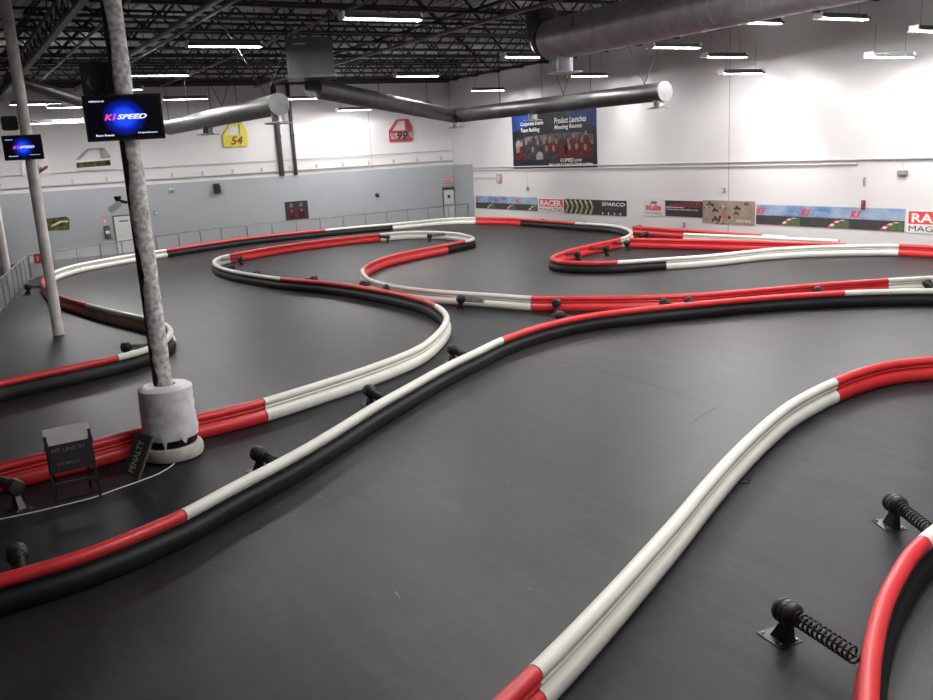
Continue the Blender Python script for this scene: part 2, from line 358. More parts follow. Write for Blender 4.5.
# ------------------------------------------------------------------ fluorescent fixtures
def make_fixture(loc, label, first, z):
    Lh = 1.1
    if first is None:
        root = empty('ceiling_light', (0,0,0), 0, label, 'ceiling light', 'hanging fluorescent lights')
        b = B(); box(b, -0.1, 0.1, -Lh, Lh, 0.0, 0.1)
        for s in (-1, 1):
            p = [(s*0.1, 0.03), (s*0.255, -0.072), (s*0.265, -0.067), (s*0.1, 0.045)]
            a = [b.verts.new((x, -Lh, zz)) for x, zz in p]; c = [b.verts.new((x, Lh, zz)) for x, zz in p]
            for k in range(4): b.faces.new((a[k], a[(k+1) % 4], c[(k+1) % 4], c[k]))
            b.faces.new(a); b.faces.new(c[::-1])
        obj('housing', b, HOUS, root)
        for s in (-1, 1):
            b = B(); tube(b, [(s*0.09, -Lh+0.05, -0.05), (s*0.09, Lh-0.05, -0.05)], 0.022, 8); obj('lamp_tube', b, TUBE, root, True)
            b = B(); box(b, -0.15, 0.15, s*Lh-0.03, s*Lh+0.03, -0.09, 0.1); obj('end_cap', b, REFL, root)
            b = B(); tube(b, [(0, s*0.8, 0.1), (0, s*0.8, 1.0)], 0.006, 5); obj('hanger', b, BLK, root)
        for s in (-1, 1):
            ld = bpy.data.lights.new('fixture_glow', 'AREA'); ld.shape = 'RECTANGLE'; ld.size = 0.1; ld.size_y = 2.05
            ld.energy = LAMP_POWER; ld.color = (1.0, 0.985, 0.97)
            lo = bpy.data.objects.new('fixture_glow', ld); link(lo, root); lo.location = (s*0.05, 0, -0.04)
            lo.rotation_euler = (0, -s*math.radians(52), 0)
        ld = bpy.data.lights.new('roof_fill_uplight', 'AREA'); ld.shape = 'RECTANGLE'; ld.size = 0.06; ld.size_y = 1.6; ld.energy = LAMP_POWER*0.045; ld.color = (1.0, 0.985, 0.97)  # upward area light added only to brighten the roof deck
        lo = bpy.data.objects.new('roof_fill_uplight', ld); link(lo, root); lo.location = (0, 0, 0.13); lo.rotation_euler = (math.pi, 0, 0)
    else:
        root = first.copy(); COL.objects.link(root); root['label'] = label
        for ch in list(first.children):
            c = ch.copy(); COL.objects.link(c); c.parent = root
    root.location = loc
    return root
fx = [((381.5,17),8.0,'largest fluorescent light, hanging at top centre of the hall'),
 ((224.5,44.5),8.0,'bright fluorescent light hanging left of the grey duct box'),
 ((416.5,75),8.0,'fluorescent light hanging above the elbow of the long round duct'),
 ((527,55.5),8.0,'fluorescent light just left of the large duct open end'),
 ((588,75),7.9,'fluorescent light hanging near the disc diffuser of the large duct'),
 ((487,89.5),7.9,'small far fluorescent light above duct beside right wall'),
 ((675,46),7.7,'fluorescent light hanging over the capped duct end under the large duct'),
 ((755,21),8.0,'bright fluorescent light close below the large duct at right'),
 ((842,17),7.9,'fluorescent light hanging at top right near the white wall'),
 ((936,29.5),7.5,'fluorescent light cut by the right picture edge'),
 ((725,55.5),7.6,'dark-backed fluorescent light by the right wall, upper of a close pair'),
 ((741,72),6.9,'dark-backed fluorescent light by the right wall, lower of a close pair'),
 ((890,55.5),6.9,'dark-backed fluorescent light on the far right in front of the white wall'),
 ((158,74),8.0,'thin fluorescent light right of the near peeling column'),
 ((116,88.5),8.0,'fluorescent light directly above the large television'),
 ((185,98),7.8,'fluorescent light right of the large television above the round duct'),
 ((36,103),7.7,'fluorescent light just right of the far column, above the small television'),
 ((74,106),7.4,'fluorescent light left of the large television top corner'),
 ((56,121.5),6.8,'lowest fluorescent light between both televisions'),
 ((333,92),8.0,'fluorescent light hanging beneath the grey duct box'),
 ((354,109),7.3,'thin far fluorescent light on the left wall beneath the duct run'),
 ((414,103.5),7.3,'thin far fluorescent light in front of the duct elbow'),
 ((299,98),7.9,'small far fluorescent light beside the end cap of the left duct')]
first = None; LAMPS = []
def add_lamp(p, label):
    global first
    f = make_fixture(p, label, first, p.z)
    if first is None: first = f
    LAMPS.append(p)
for (px, z, label) in fx:
    p = onz(px[0], px[1], z)
    while p.y > YR-2.3 or p.x < XL+1.0:
        z -= 0.05; p = onz(px[0], px[1], z)
    add_lamp(p, label)
# unseen fixtures above the frame, added to brighten the near part of the hall
for (x, y) in ((-15, 22), (-14.5, 15.5), (-14.5, 9.5), (-8, 19), (-7.5, 13), (-7, 7), (-1, 14), (-1, 8), (-11.5, 12.5), (-11, 18.5), (-4, 10)):
    add_lamp(Vector((x, y, 8.3)), 'unseen fluorescent light added above the near part of the track')

# ------------------------------------------------------------------ roof steel
def joist(x, label, z0=8.95, z1=9.9, y0=2.9, y1=YR-0.1, per=1.9):
    r = empty('roof_joist', (x, y0, z0), 0, label, 'roof joist', 'open-web joists under the roof')
    L = y1-y0; h = z1-z0
    b = B(); box(b, -0.06, 0.06, 0, L, -0.04, 0.05); obj('bottom_chord', b, TRUSS, r)
    b = B(); box(b, -0.06, 0.06, 0, L, h-0.05, h+0.04); obj('top_chord', b, TRUSS, r)
    b = B(); k = 0; y = 0
    while y < L-0.1:
        ya = min(y+per/2, L); yb = min(y+per, L)
        tube(b, [(0, y, 0), (0, ya, h)], 0.038, 4, False); tube(b, [(0, ya, h), (0, yb, 0)], 0.038, 4, False); 
        tube(b, [(0, ya, 0), (0, ya, h)], 0.014, 4, False); y += per
    obj('web', b, TRUSS, r)
xs = [-51.2+2.5*k for k in range(21)]
for k, x in enumerate(xs):
    joist(x, 'open-web steel joist spanning from the column line to the right wall')
def girder(y, z0, z1, label, mt=TRUSS):
    r = empty('roof_girder', (XL+0.2, y, z0), 0, label, 'roof girder')
    L = XB-XL-0.4; h = z1-z0
    b = B(); box(b, 0, L, -0.09, 0.09, 0, 0.1); obj('bottom_chord', b, ANGLE, r)
    b = B(); box(b, 0, L, -0.09, 0.09, h-0.1, h); obj('top_chord', b, mt, r)
    b = B(); x = 0
    while x < L-0.5:
        tube(b, [(x, 0, 0.05), (x+0.6, 0, h-0.05)], 0.03, 4, False); tube(b, [(x+0.6, 0, h-0.05), (x+1.2, 0, 0.05)], 0.03, 4, False); x += 1.2
    obj('web', b, mt, r)
girder(3.5, 8.25, 8.9, 'long lattice girder running over the column tops')
girder(17.0, 8.75, 9.3, 'lattice bridging girder running through the joists above mid hall')
girder(-5.5, 8.25, 9.0, 'lattice girder left of the column line')
for (yy, zz, rr, mt, lab) in ((5.1, 8.85, 0.05, ANGLE, 'single worn steel pipe under the roof left of the near column top'),
                          (7.2, 8.8, 0.09, ANGLE, 'thicker of two parallel worn roof pipes right of the near column'),
                          (7.6, 8.75, 0.05, ANGLE, 'thinner of two parallel worn roof pipes right of the near column'),
                          (11.5, 8.85, 0.045, ANGLE, 'thin roof pipe passing beside the grey duct box')):
    b = B(); tube(b, [(XL+0.3, yy, zz), (-8, yy, zz)], rr, 8)
    tag(obj('roof_pipe', b, mt, None, True), lab, 'pipe')

# ------------------------------------------------------------------ ducts
def ribbed(p0, p1, r, rib=1.2, n=28): return [Vector(p0), Vector(p1)], [r, r]
def ribbed_old(p0, p1, r, rib=1.2, n=28):
    p0 = Vector(p0); p1 = Vector(p1); L = (p1-p0).length; pts = []; rs = []; t = 0
    while t < L:
        pts += [p0.lerp(p1, t/L), p0.lerp(p1, min(1, (t+rib-0.06)/L))]; rs += [r, r]
        if t+rib < L:
            pts += [p0.lerp(p1, (t+rib-0.045)/L), p0.lerp(p1, (t+rib-0.015)/L)]; rs += [r*1.025, r*1.025]
        t += rib
    return pts, rs
def register(loc, parent, R, neck, drop, m):
    b = B(); M = Matrix.Translation(loc)
    lathe(b, [(neck, 0.0), (neck, -drop), (neck*1.02, -drop-0.02)], 20, M); o = obj('diffuser_neck', b, m, parent, True)
    b = B(); lathe(b, [(R*0.35, -drop), (R, -drop-0.05), (R, -drop-0.075), (R*0.2, -drop-0.09)], 24, M); obj('diffuser_disc', b, m, parent, True)
def hangers(parent, pts):
    for p in pts:
        b = B(); tube(b, [p, (p[0], p[1], 0.9)], 0.012, 5, False); obj('hanger', b, BLK, parent)
# large duct
YA = 18.8; ra = 0.66; za = 8.02
e = onz(537, 40, za)
r = empty('air_duct', (-25.6, YA, za), 0, 'large ribbed galvanised round duct at upper right', 'air duct')
b = B(); pts, rs = ribbed((0.0, 0, 0), (19, 0, 0), ra, 0.42); tube(b, pts, rs, 40)
for k in range(1, 44): tube(b, [(k*0.43-0.012, 0, 0), (k*0.43+0.012, 0, 0)], ra*1.012, 40)
obj('duct_body', b, DUCT, r, True)
b = B(); tube(b, [(-0.05, 0, 0), (-0.35, 0.1, 0.1), (-0.75, 0.2, 0.45), (-0.9, 0.25, 0.95)], [ra, ra*0.98, ra*0.9, ra*0.85], 28); obj('duct_elbow', b, DUCTD, r, True)
register((0.7, 0, -ra+0.1), r, 0.58, 0.27, 0.5, DUCT)
hangers(r, [(x, s*ra*0.98, 0) for x in (2, 6, 10, 14) for s in (-1, 1)])
# right small duct
def round_run(name, label, p_end, p_elb, p_far, rad, regs, capm, rb=None):
    rb = rb or rad
    o = Vector(p_end); r = empty(name, o, 0, label, 'air duct')
    q = Vector(p_elb)-o; f = Vector(p_far)-o
    b = B(); pts, rs = ribbed((0, 0, 0), q*0.965, rad, 1.5); tube(b, pts, rs, 28); obj('duct_body', b, DUCTD, r, True)
    b = B(); d1 = q.normalized(); d2 = (f-q).normalized(); q0 = q-d1*1.0; q1 = q+d2*1.0
    el = [(q0*(1-t)**2 + q*2*t*(1-t) + q1*t*t) for t in [k/8 for k in range(9)]]; tube(b, el, [rad*1.02+(rb-rad)*k/8 for k in range(9)], 28); obj('duct_elbow', b, DUCTD, r, True)
    b = B(); pts, rs = ribbed(q1*0.98+q*0.02, f, rb, 1.5); tube(b, pts, rs, 28); obj('duct_branch', b, DUCTD, r, True)
    b = B(); tube(b, [-d1*0.06, Vector((0, 0, 0))+d1*0.02], rad*1.06, 28); obj('end_cap', b, capm, r, True)
    for t in regs: register(q*t+Vector((0, 0, -rad+0.05)), r, 0.42, 0.2, 0.22, STEEL)
    hg = [(q*t, 0) for t in (0.28, 0.5, 0.72, 0.95)] + [(q*0.07, -1.3), (q*0.07, 1.3), (q*0.4, -1.0), (q*0.4, 1.0)] + [(q1.lerp(f, t), 0) for t in (0.2, 0.6)]
    for p, dy in hg:
        b = B(); tube(b, [p+Vector((0, 0, rad)), (p.x, p.y+dy, 8.95-o.z)], 0.014, 5, False); obj('hanger', b, BLK, r)
    return r
CAP = mat('pale_end_cap', (0.27, 0.265, 0.265), 0.5, noise=0.15, nscale=6)
round_run('air_duct', 'long round duct with pale end cap hanging along the right wall', (-24.55, 22.9, 6.2), (-38.9, 22.5, 6.2), (-28.75, 11.3, 6.85), 0.33, (0.02, 0.55, 0.995), CAP)
round_run('air_duct', 'round duct behind the large television along the left wall', (-26.3, 9.2, 6.2), (-40.5, 9.0, 6.2), onx(8, 78, -35.5), 0.31, (0.01, 0.55), DUCTD, 0.22)
# duct box
o = onz(312, 79, 7.05)
r = empty('duct_box', (o.x, o.y, 7.05), math.atan2(-o.x, o.y), 'grey rectangular air unit hanging from the roof at upper centre', 'air unit')
BOXM = mat('air_unit_sheet', (0.085, 0.085, 0.092), 0.5, 0.2, noise=0.15, nscale=2)
b = B(); box(b, -0.73, 0.73, -0.6, 0.6, 0.05, 1.2); obj('unit_body', b, BOXM, r)
b = B(); box(b, -0.77, 0.77, -0.64, 0.64, 0.0, 0.08); obj('unit_flange', b, DUCTD, r)
b = B(); box(b, -0.5, -0.1, -0.62, -0.6, 1.0, 1.03); obj('unit_label', b, WSIGN, r)
for sx in (-1, 1):
    for syy in (-1, 1):
        b = B(); tube(b, [(sx*0.68, syy*0.55, 1.15), (sx*0.68, syy*0.55, 1.95)], 0.015, 5); obj('hanger', b, BLK, r)

# black drain pipes behind the grey lining
for (y, rr, lab) in ((17.56*S_, 0.16, 'thicker left one of two black vertical pipes on the left wall'), (18.42*S_, 0.11, 'thinner right one of two black vertical pipes on the left wall')):
    b = B(); tube(b, [(XL+0.18, y, wz(3.66)), (XL+0.18, y, 9.0)], rr, 14); tube(b, [(XL+0.18, y, 5.9), (XL+0.18, y, 6.0)], rr*1.2, 14)
    tag(obj('drain_pipe', b, PIPEB, None, True), lab, 'pipe')
# wall conduits
def conduit(p0, p1, rr, lab, brackets=0):
    p0 = (p0[0] if p0[0] < -50 else p0[0]*S_, p0[1]*S_ if p0[1] < 29 else YR-0.06, wz(p0[2])); p1 = (p1[0] if p1[0] < -50 else p1[0]*S_, YR-0.06, wz(p1[2]))
    v = Vector(p1)-Vector(p0); rt_ = empty('conduit', p0, 0, lab, 'conduit')
    b = B(); tube(b, [(0, 0, 0), v], rr, 8); obj('conduit_pipe', b, CONDUIT, rt_, True)
    if brackets:
        for k in range(brackets):
            b = B(); c = v*((k+0.5)/brackets); box(b, c.x-0.05, c.x+0.05, c.y-0.05, c.y+0.05, c.z-0.03, c.z+0.28)
            obj('bracket', b, CONDUIT, rt_)
conduit((XL+0.1, 2, 4.56), (XL+0.1, 29.1, 4.56), 0.02, 'thin upper conduit line on the white part of the left wall')
conduit((XL+0.1, 2, 3.93), (XL+0.1, 29.0, 3.93), 0.05, 'thick lower conduit with brackets just above the grey lining', 16)
conduit((-48.4, YR-0.06, 3.42), (-12, YR-0.06, 3.42), 0.035, 'upper conduit running along the right wall below the large poster')
conduit((-48.4, YR-0.06, 3.26), (-21.2, YR-0.06, 3.26), 0.028, 'lower conduit running along the right wall')
conduit((-48.4, YR-0.04, 2.8), (-45.6, YR-0.04, 2.8), 0.018, 'short thin conduit leading to the pink wall strobe')

# ------------------------------------------------------------------ barriers
def shell_profile():
    half = [(0.08, 0.02), (0.106, 0.05), (0.120, 0.10), (0.122, 0.15), (0.112, 0.20), (0.088, 0.238), (0.052, 0.256), (0.046, 0.270), (0.046, 0.286), (0.052, 0.300), (0.072, 0.322)]
    top = [(0.088*math.cos(a), 0.415+0.088*math.sin(a)) for a in [math.radians(-52+20.2*k) for k in range(8)]]
    h = [(x*0.93, z*BS) for x, z in half+top]; return h + [(-x, z) for x, z in h[::-1]]
PROF = shell_profile()
def sweep(bm, pl, prof, closed=True, joints=None):
    rings = []
    for i, p in enumerate(pl):
        d = (pl[min(i+1, len(pl)-1)]-pl[max(i-1, 0)]); d.z = 0; d.normalize(); n = Vector((d.y, -d.x, 0))
        rings.append([bm.verts.new(Vector((p.x, p.y, 0)) + n*u + Vector((0, 0, z))) for u, z in prof])
    m_ = len(prof)
    for a, b in zip(rings, rings[1:]):
        for k in range(m_): bm.faces.new((a[k], a[(k+1) % m_], b[(k+1) % m_], b[k]))
    bm.faces.new(rings[0][::-1]); bm.faces.new(rings[-1])
def panel_profile(s):
    out = [(0.088, 0.352), (0.082, 0.31), (0.092, 0.262), (0.120, 0.235), (0.141, 0.19), (0.145, 0.12), (0.135, 0.05), (0.115, 0.012)]
    out = [(u*0.94, z*BS) for u, z in out]; inn = [(u-0.014, z) for u, z in out]
    return [(s*u, z) for u, z in out + inn[::-1]]
def barrier(px, label, panels, backing=(), step=0.18):
    """panels: (px index from, px index to, side)"""
    pl, par = path(px, step); org = pl[0].copy()
    r = empty('track_barrier', (org.x, org.y, 0), 0, label, 'track barrier')
    loc = [p-org for p in pl]
    # colour runs
    cuts = [(i, a[2]) for i, a in enumerate(px) if len(a) > 2]
    for k, (i0, c) in enumerate(cuts):
        i1 = cuts[k+1][0] if k+1 < len(cuts) else len(px)-1
        idx = [j for j, t in enumerate(par) if i0-1e-6 <= t <= i1+1e-6]
        seg = [loc[j].copy() for j in idx]
        if len(seg) < 2: continue
        if k > 0: seg[0] = seg[0].lerp(seg[1], 0.09)
        b = B(); sweep(b, seg, PROF); obj('red_section' if c == 'R' else 'white_section', b, RED if c == 'R' else WHITEP, r, True)
    for (i0, i1, s) in panels:
        a = i0
        while a < i1-1e-6:      # each rubber sheet about five points long, overlapping joints
            e_ = i1 if i1-a < 6.5 else a+5
            seg = [loc[j] for j, t in enumerate(par) if a-1e-6 <= t <= e_+1e-6]
            if len(seg) > 2:
                b = B(); sweep(b, seg, panel_profile(s)); obj('impact_panel', b, BLACKP, r, True)
            a = e_
    for (i0, i1, s) in backing:  # brown cover strip laid over one side of the rail
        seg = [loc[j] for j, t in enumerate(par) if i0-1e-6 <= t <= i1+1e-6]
        b = B(); sweep(b, seg, panel_profile(s)); o_ = obj('backing_panel', b, BROWN, r, True); o_['label'] = 'brown backing panel'
    return r, pl
def ix(px, x, y): return min(range(len(px)), key=lambda i: (px[i][0]-x)**2+(px[i][1]-y)**2)
_, P1 = barrier(B1, 'long middle barrier with red and white top rail crossing the whole picture', [(0, len(B1)-1, 1)])
_, P2 = barrier(B2, 'winding barrier snaking from left edge behind the wrapped column base to right edge', [(0, ix(B2, 463.5, 241.2), -1), (ix(B2, 463.5, 241.2), ix(B2, 446.6, 244.8), -1)], step=0.2)
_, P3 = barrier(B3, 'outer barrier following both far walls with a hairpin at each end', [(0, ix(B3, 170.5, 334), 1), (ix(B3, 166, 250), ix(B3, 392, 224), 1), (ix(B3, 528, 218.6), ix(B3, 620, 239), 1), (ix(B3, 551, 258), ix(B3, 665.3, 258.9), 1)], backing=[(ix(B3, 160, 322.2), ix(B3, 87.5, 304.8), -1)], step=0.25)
_, P5 = barrier(B5, 'nearest long barrier, red then white then red, curving up to the right edge', [(0, len(B5)-1, -1)], step=0.1)
_, P6 = barrier(B6, 'short barrier piece curving at the bottom right corner, red with white end', [(0, len(B6)-1, 1)], step=0.08)
_, P4A = barrier(B4A, 'straight barrier lying closest to the right wall under the banners', [], step=0.6)
_, P4B = barrier(B4B, 'straight all-white barrier between two straight red ones by the right wall', [], step=0.6)
_, P4C = barrier(B4C, 'short straight all-red barrier behind the right hairpin', [], step=0.6)

# ------------------------------------------------------------------ spring buffers
def spring_proto(name='spring_buffer', turns=13):
    root = empty(name, (0, 0, 0), 0, 'x', 'spring buffer')
    # base at origin; local +X points towards the barrier; roller centre at height .43
    b = B(); box(b, -0.26, 0.06, -0.13, 0.13, 0, 0.014)
    pl_ = obj('base_plate', b, mat('worn_base_plate', (0.06, 0.06, 0.06), 0.35, 0.5, noise=0.3, nscale=12), root)
    b = B()
    for (x, y) in ((-0.22, -0.09), (-0.22, 0.09), (0.02, -0.09), (0.02, 0.09)): lathe(b, [(0.016, 0.012), (0.016, 0.03), (0.008, 0.034)], 6, Matrix.Translation((x, y, 0)))
    obj('bolt', b, STEEL, pl_)
    b = B()
    a = [b.verts.new(p) for p in ((-0.17, -0.05, 0.014), (0.05, -0.05, 0.014), (0.04, -0.03, 0.24), (-0.04, -0.03, 0.24), (-0.17, 0.05, 0.014), (0.05, 0.05, 0.014), (0.04, 0.03, 0.24), (-0.04, 0.03, 0.24))]
    for f in ((0,1,2,3),(7,6,5,4),(0,4,5,1),(1,5,6,2),(2,6,7,3),(3,7,4,0)): b.faces.new([a[i] for i in f])
    obj('bracket', b, BLK, root)
    R = Matrix.Translation((0, 0, 0.31)) @ Matrix.Rotation(math.radians(90), 4, 'Y') @ Matrix.Scale(0.86, 4)
    b = B(); lathe(b, [(0.07, -0.13), (0.12, -0.12), (0.138, -0.09), (0.138, -0.055), (0.128, -0.045), (0.138, -0.035), (0.140, 0.02), (0.130, 0.03), (0.138, 0.04), (0.136, 0.085), (0.115, 0.11), (0.085, 0.12)], 26, R)
    obj('rubber_stop', b, RUB, root, True)
    return root
proto = spring_proto()
ZR = 0.31
def spring_mesh(length):
    b = B(); turns = max(4, int(length/0.052)); n = turns*12
    pts = [(0.11+length*k/n, 0.068*math.cos(2*math.pi*k/12), ZR-0.02*k/n+0.068*math.sin(2*math.pi*k/12)) for k in range(n+1)]
    tube(b, pts, 0.011, 6)
    tube(b, [(0.1, 0, ZR), (0.11+length, 0, ZR-0.02)], 0.012, 6)
    return b
used = False
def spring(px, py, tgt, label, zc=0.31, aim=None):
    global used
    c = onz(px, py, zc); c.z = 0
    q = min(tgt, key=lambda p: (Vector((p.x, p.y, 0))-c).length) if aim is None else onz(aim[0], aim[1], 0.4)
    d = Vector((q.x-c.x, q.y-c.y, 0)); dist = d.length
    if c.y > 29.4: c = Vector((q.x, q.y+0.37, 0)); d = Vector((0, -1, 0)); dist = 0.37
    if dist < 0.36: 
        c = Vector((q.x, q.y, 0)) - d.normalized()*0.36; dist = 0.36
    if aim is not None:
        # stop on the barrier face along the aim direction
        for k in range(400):
            t = c + d.normalized()*0.01*k
            if min((Vector((p.x, p.y, 0))-t).length for p in tgt) < 0.13: dist = 0.01*k+0.10; break
    if not used: r = proto; used = True
    else:
        r = proto.copy(); COL.objects.link(r)
        for ch in list(proto.children):
            if ch.name.startswith('spring'): continue
            k = ch.copy(); COL.objects.link(k); k.parent = r
            for g in ch.children:
                h = g.copy(); COL.objects.link(h); h.parent = k
    r.location = c; r.rotation_euler = (0, 0, math.atan2(d.y, d.x)); r['label'] = label
    r['group'] = 'spring buffers bracing the barriers'
    L = max(0.06, min(dist-0.21, 0.95))
    obj('spring_coil', spring_mesh(L), BLK, r, True)
    return r
spring(788, 612.5, P6, 'largest black spring buffer, at the bottom right beside the red barrier', aim=(862, 648))
spring(895.5, 504, P6, 'black spring buffer near the right edge, coil pointing at the white barrier end', aim=(940, 527))
spring(259, 454, P1, 'black spring buffer behind white rail, nearest one right of the wrapped column base', aim=(292, 462))
spring(370, 391, P1, 'black spring buffer behind white rail, below the tip of the white double barrier', aim=(398, 404))
spring(452.5, 349.5, P1, 'black spring buffer behind the white rail where it nears the red change', aim=(480, 357))
spring(560, 315.5, P1, 'lower one of two buffers in the narrow red wedge at centre')
spring(556.5, 303, P2, 'upper one of two buffers in the narrow red wedge at centre')
spring(461, 299, P2, 'buffer in front of the far white barrier with its coil lying sideways', aim=(486, 297))
spring(17, 554, P1, 'dark buffer half hidden behind the red rail at the lower left')
spring(14, 487, P2, 'dark buffer beside the red barrier at the left edge, left of the folding sign')
spring(664.5, 303, P1, 'small buffer squeezed between two red rails, left one of a pair')
spring(689, 301, P1, 'small buffer squeezed between two red rails, right one of a pair')
spring(818, 290.5, P1, 'buffer in the narrow gap just left of where the red rail turns white')
spring(927, 283, P1, 'buffer with coil in front of the white section at the right edge')
spring(314, 279, P2, 'small buffer on the infield side of the long red rail below the painted loop')
spring(370, 283.5, P2, 'left one of two small buffers at the white hairpin')
spring(384.5, 286.5, P2, 'right one of two small buffers at the white hairpin')
spring(257, 273.5, P2, 'small buffer beside the narrow white rail at the left loop')
spring(232.5, 267.5, P2, 'tiny buffer inside the left loop close to its tip')
spring(240, 258.5, P2, 'small buffer in front of the red barrier inside the left loop')
spring(387.5, 237, P2, 'small buffer in front of the far barrier where red turns white')
spring(429.5, 236, P2, 'small buffer in front of the far white curve')
spring(577.5, 254, P3, 'left one of two small buffers inside the red right hairpin')
spring(606, 248.5, P3, 'middle small buffer inside the red right hairpin')
spring(627, 243, P3, 'small buffer at the white bend of the right hairpin')
spring(641, 227, P4A, 'tiny buffer in front of the red barrier nearest the right wall')
spring(646, 234, P4C, 'tiny buffer between the straight red barriers behind the hairpin')
spring(126, 347, P3, 'small buffer behind the red and white rail left of the near column')
spring(28, 287, P3, 'small buffer left of the far column near the fence')
spring(576, 217.5, P3, 'tiny buffer behind the far red rail below the chevron banner')
spring(610, 221, P3, 'tiny buffer behind the far white rail below the black banner')

# ------------------------------------------------------------------ fence
def fence(pts, label, gap=1.45):
    P = [Vector(p) for p in pts]; r = empty('mesh_fence', (P[0].x, P[0].y, 0), 0, label, 'fence'); o = P[0]
    L = [(b-a).length for a, b in zip(P, P[1:])]
    b = B(); tube(b, [p-o+Vector((0, 0, 1.07)) for p in P], 0.03, 6); obj('top_rail', b, FPOST, r, True)
    b = B()
    for a, c in zip(P, P[1:]):
        a = a-o; c = c-o
        vs = [b.verts.new(a+Vector((0, 0, 0.05))), b.verts.new(c+Vector((0, 0, 0.05))), b.verts.new(c+Vector((0, 0, 1.05))), b.verts.new(a+Vector((0, 0, 1.05)))]; b.faces.new(vs)
    obj('netting', b, NET, r)
    for i, (a, c) in enumerate(zip(P, P[1:])):
        n_ = max(1, round(L[i]/gap))
        for k in range(n_ + (1 if i == len(P)-2 else 0)):
            q = a.lerp(c, k/n_)-o; b = B(); tube(b, [q, q+Vector((0, 0, 1.07))], 0.03, 6); lathe(b, [(0.08, 0), (0.08, 0.02), (0.03, 0.03)], 8, Matrix.Translation(q)); obj('fence_post', b, FPOST, r, True)
fence([(-50.6, 29.9, 0), (-50.0, 13.4, 0), (-48.2, 9.5, 0), (-47.1, 7.6, 0), (-45.0, 4.2, 0), (-43.9, 3.1, 0)], 'grey mesh fence along the left wall behind the track')
fence([(-43.6, 3.0, 0), (-35.2, 1.5, 0), (-27.5, 0.1, 0), (-22, -0.9, 0)], 'grey mesh fence running toward the viewer at the left edge')

# ------------------------------------------------------------------ columns
def column(x, y, label, m_, r0=0.15, z1=10.08, z0=0.0, square=False):
    r = empty('support_column', (x, y, 0), 0, label, 'column')
    b = B(); prof = []
    nz_ = 60
    for k in range(nz_+1):
        prof.append((r0, z0 + (z1-z0)*k/nz_))
    lathe(b, prof, 26, None, 0.012 if m_ is PLASTER else 0.004); obj('column_shaft', b, m_, r, True)
    b = B(); box(b, -0.25, 0.25, -0.25, 0.25, z1-0.02, z1); obj('cap_plate', b, TRUSS, r)
    return r
col1 = column(-14.4, 2.65, 'near column with peeling paint standing in the white wrapped base', PLASTER, 0.145)
col2 = column(-27.8, 2.42, 'second column behind the small television, standing bare on the floor', PLASTER2, 0.15)
col3 = column(-42.0, 2.05, 'far column at the left edge behind the fence', PLASTER2, 0.17)
# dark worn edge up the near column
b = B()
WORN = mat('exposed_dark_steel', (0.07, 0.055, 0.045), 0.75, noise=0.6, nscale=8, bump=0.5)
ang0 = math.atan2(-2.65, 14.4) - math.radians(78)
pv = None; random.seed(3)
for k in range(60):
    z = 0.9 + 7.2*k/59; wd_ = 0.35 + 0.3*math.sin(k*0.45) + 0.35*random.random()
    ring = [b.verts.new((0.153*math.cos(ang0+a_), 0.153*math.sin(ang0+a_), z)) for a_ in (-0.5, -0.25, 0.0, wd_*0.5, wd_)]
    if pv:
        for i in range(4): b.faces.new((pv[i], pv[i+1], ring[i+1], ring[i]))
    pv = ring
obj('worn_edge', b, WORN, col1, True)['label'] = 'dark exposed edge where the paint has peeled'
# wrapped base
r = empty('wrapped_base', (-14.30, 2.65, 0), 0, 'white film-wrapped drum around the foot of the near column', 'column protector')
cut = 0.22
def ringbody(bm, prof, rin, n=40, wob=0.0):
    full = prof + [(rin, prof[-1][1]), (rin, prof[0][1])]
    rings = []
    for (rr_, z) in full:
        ring = []
        for k in range(n):
            a = 2*math.pi*k/n; q = rr_*(1+(wob*(math.sin(3*a+z*9)+0.7*math.sin(8*a-z*17)+0.5*math.sin(13*a+z*31)) if rr_ != rin else 0))
            ring.append(bm.verts.new((q*math.cos(a), q*math.sin(a), z)))
        rings.append(ring)
    m_ = len(rings)
    for j in range(m_):
        a_, b_ = rings[j], rings[(j+1) % m_]
        for k in range(n): bm.faces.new((a_[k], a_[(k+1) % n], b_[(k+1) % n], b_[k]))
b = B(); ringbody(b, [(0.42, 0.02), (0.46, 0.03), (0.48, 0.09), (0.48, 0.17), (0.455, 0.225), (0.40, 0.235)], 0.2); obj('white_tyre', b, DWHITE, r, True)
b = B(); ringbody(b, [(0.38, 0.236), (0.40, 0.26), (0.40, 0.42), (0.39, 0.45)], 0.2); obj('black_tyre', b, BLACKP, r, True)
b = B()
prof = [(0.415, 0.36), (0.43, 0.42)] + [(0.43+0.005*math.sin(k*1.7)-0.015*(k/14), 0.45+k*0.05) for k in range(14)] + [(0.42, 1.16), (0.37, 1.2), (0.3, 1.21)]
ringbody(b, prof, 0.17, 64, 0.009)
obj('film_wrap', b, WRAP, r, True)
for a0, wdt, lo in ((-1.2, 0.30, 0.28), (-0.55, 0.22, 0.24), (0.1, 0.35, 0.3), (1.6, 0.4, 0.27), (2.9, 0.5, 0.3)):
    b = B(); q = [b.verts.new((0.438*math.cos(a0+t), 0.438*math.sin(a0+t), z)) for t, z in ((0, 0.44), (wdt*0.5, 0.44), (wdt, 0.44), (wdt*0.62, lo), (wdt*0.35, lo+0.03))]
    b.faces.new(q); obj('torn_flap', b, WRAP, r)
# penalty board leaning on the base
pb = onz(138, 480, 0.0)
r = empty('penalty_board', (pb.x, pb.y, 0), 0, 'small black penalty board leaning against the wrapped base', 'sign board')
d = Vector((-14.4-pb.x, 2.65-pb.y, 0)); L0 = d.length
tl = onz(152, 439, 0.0)
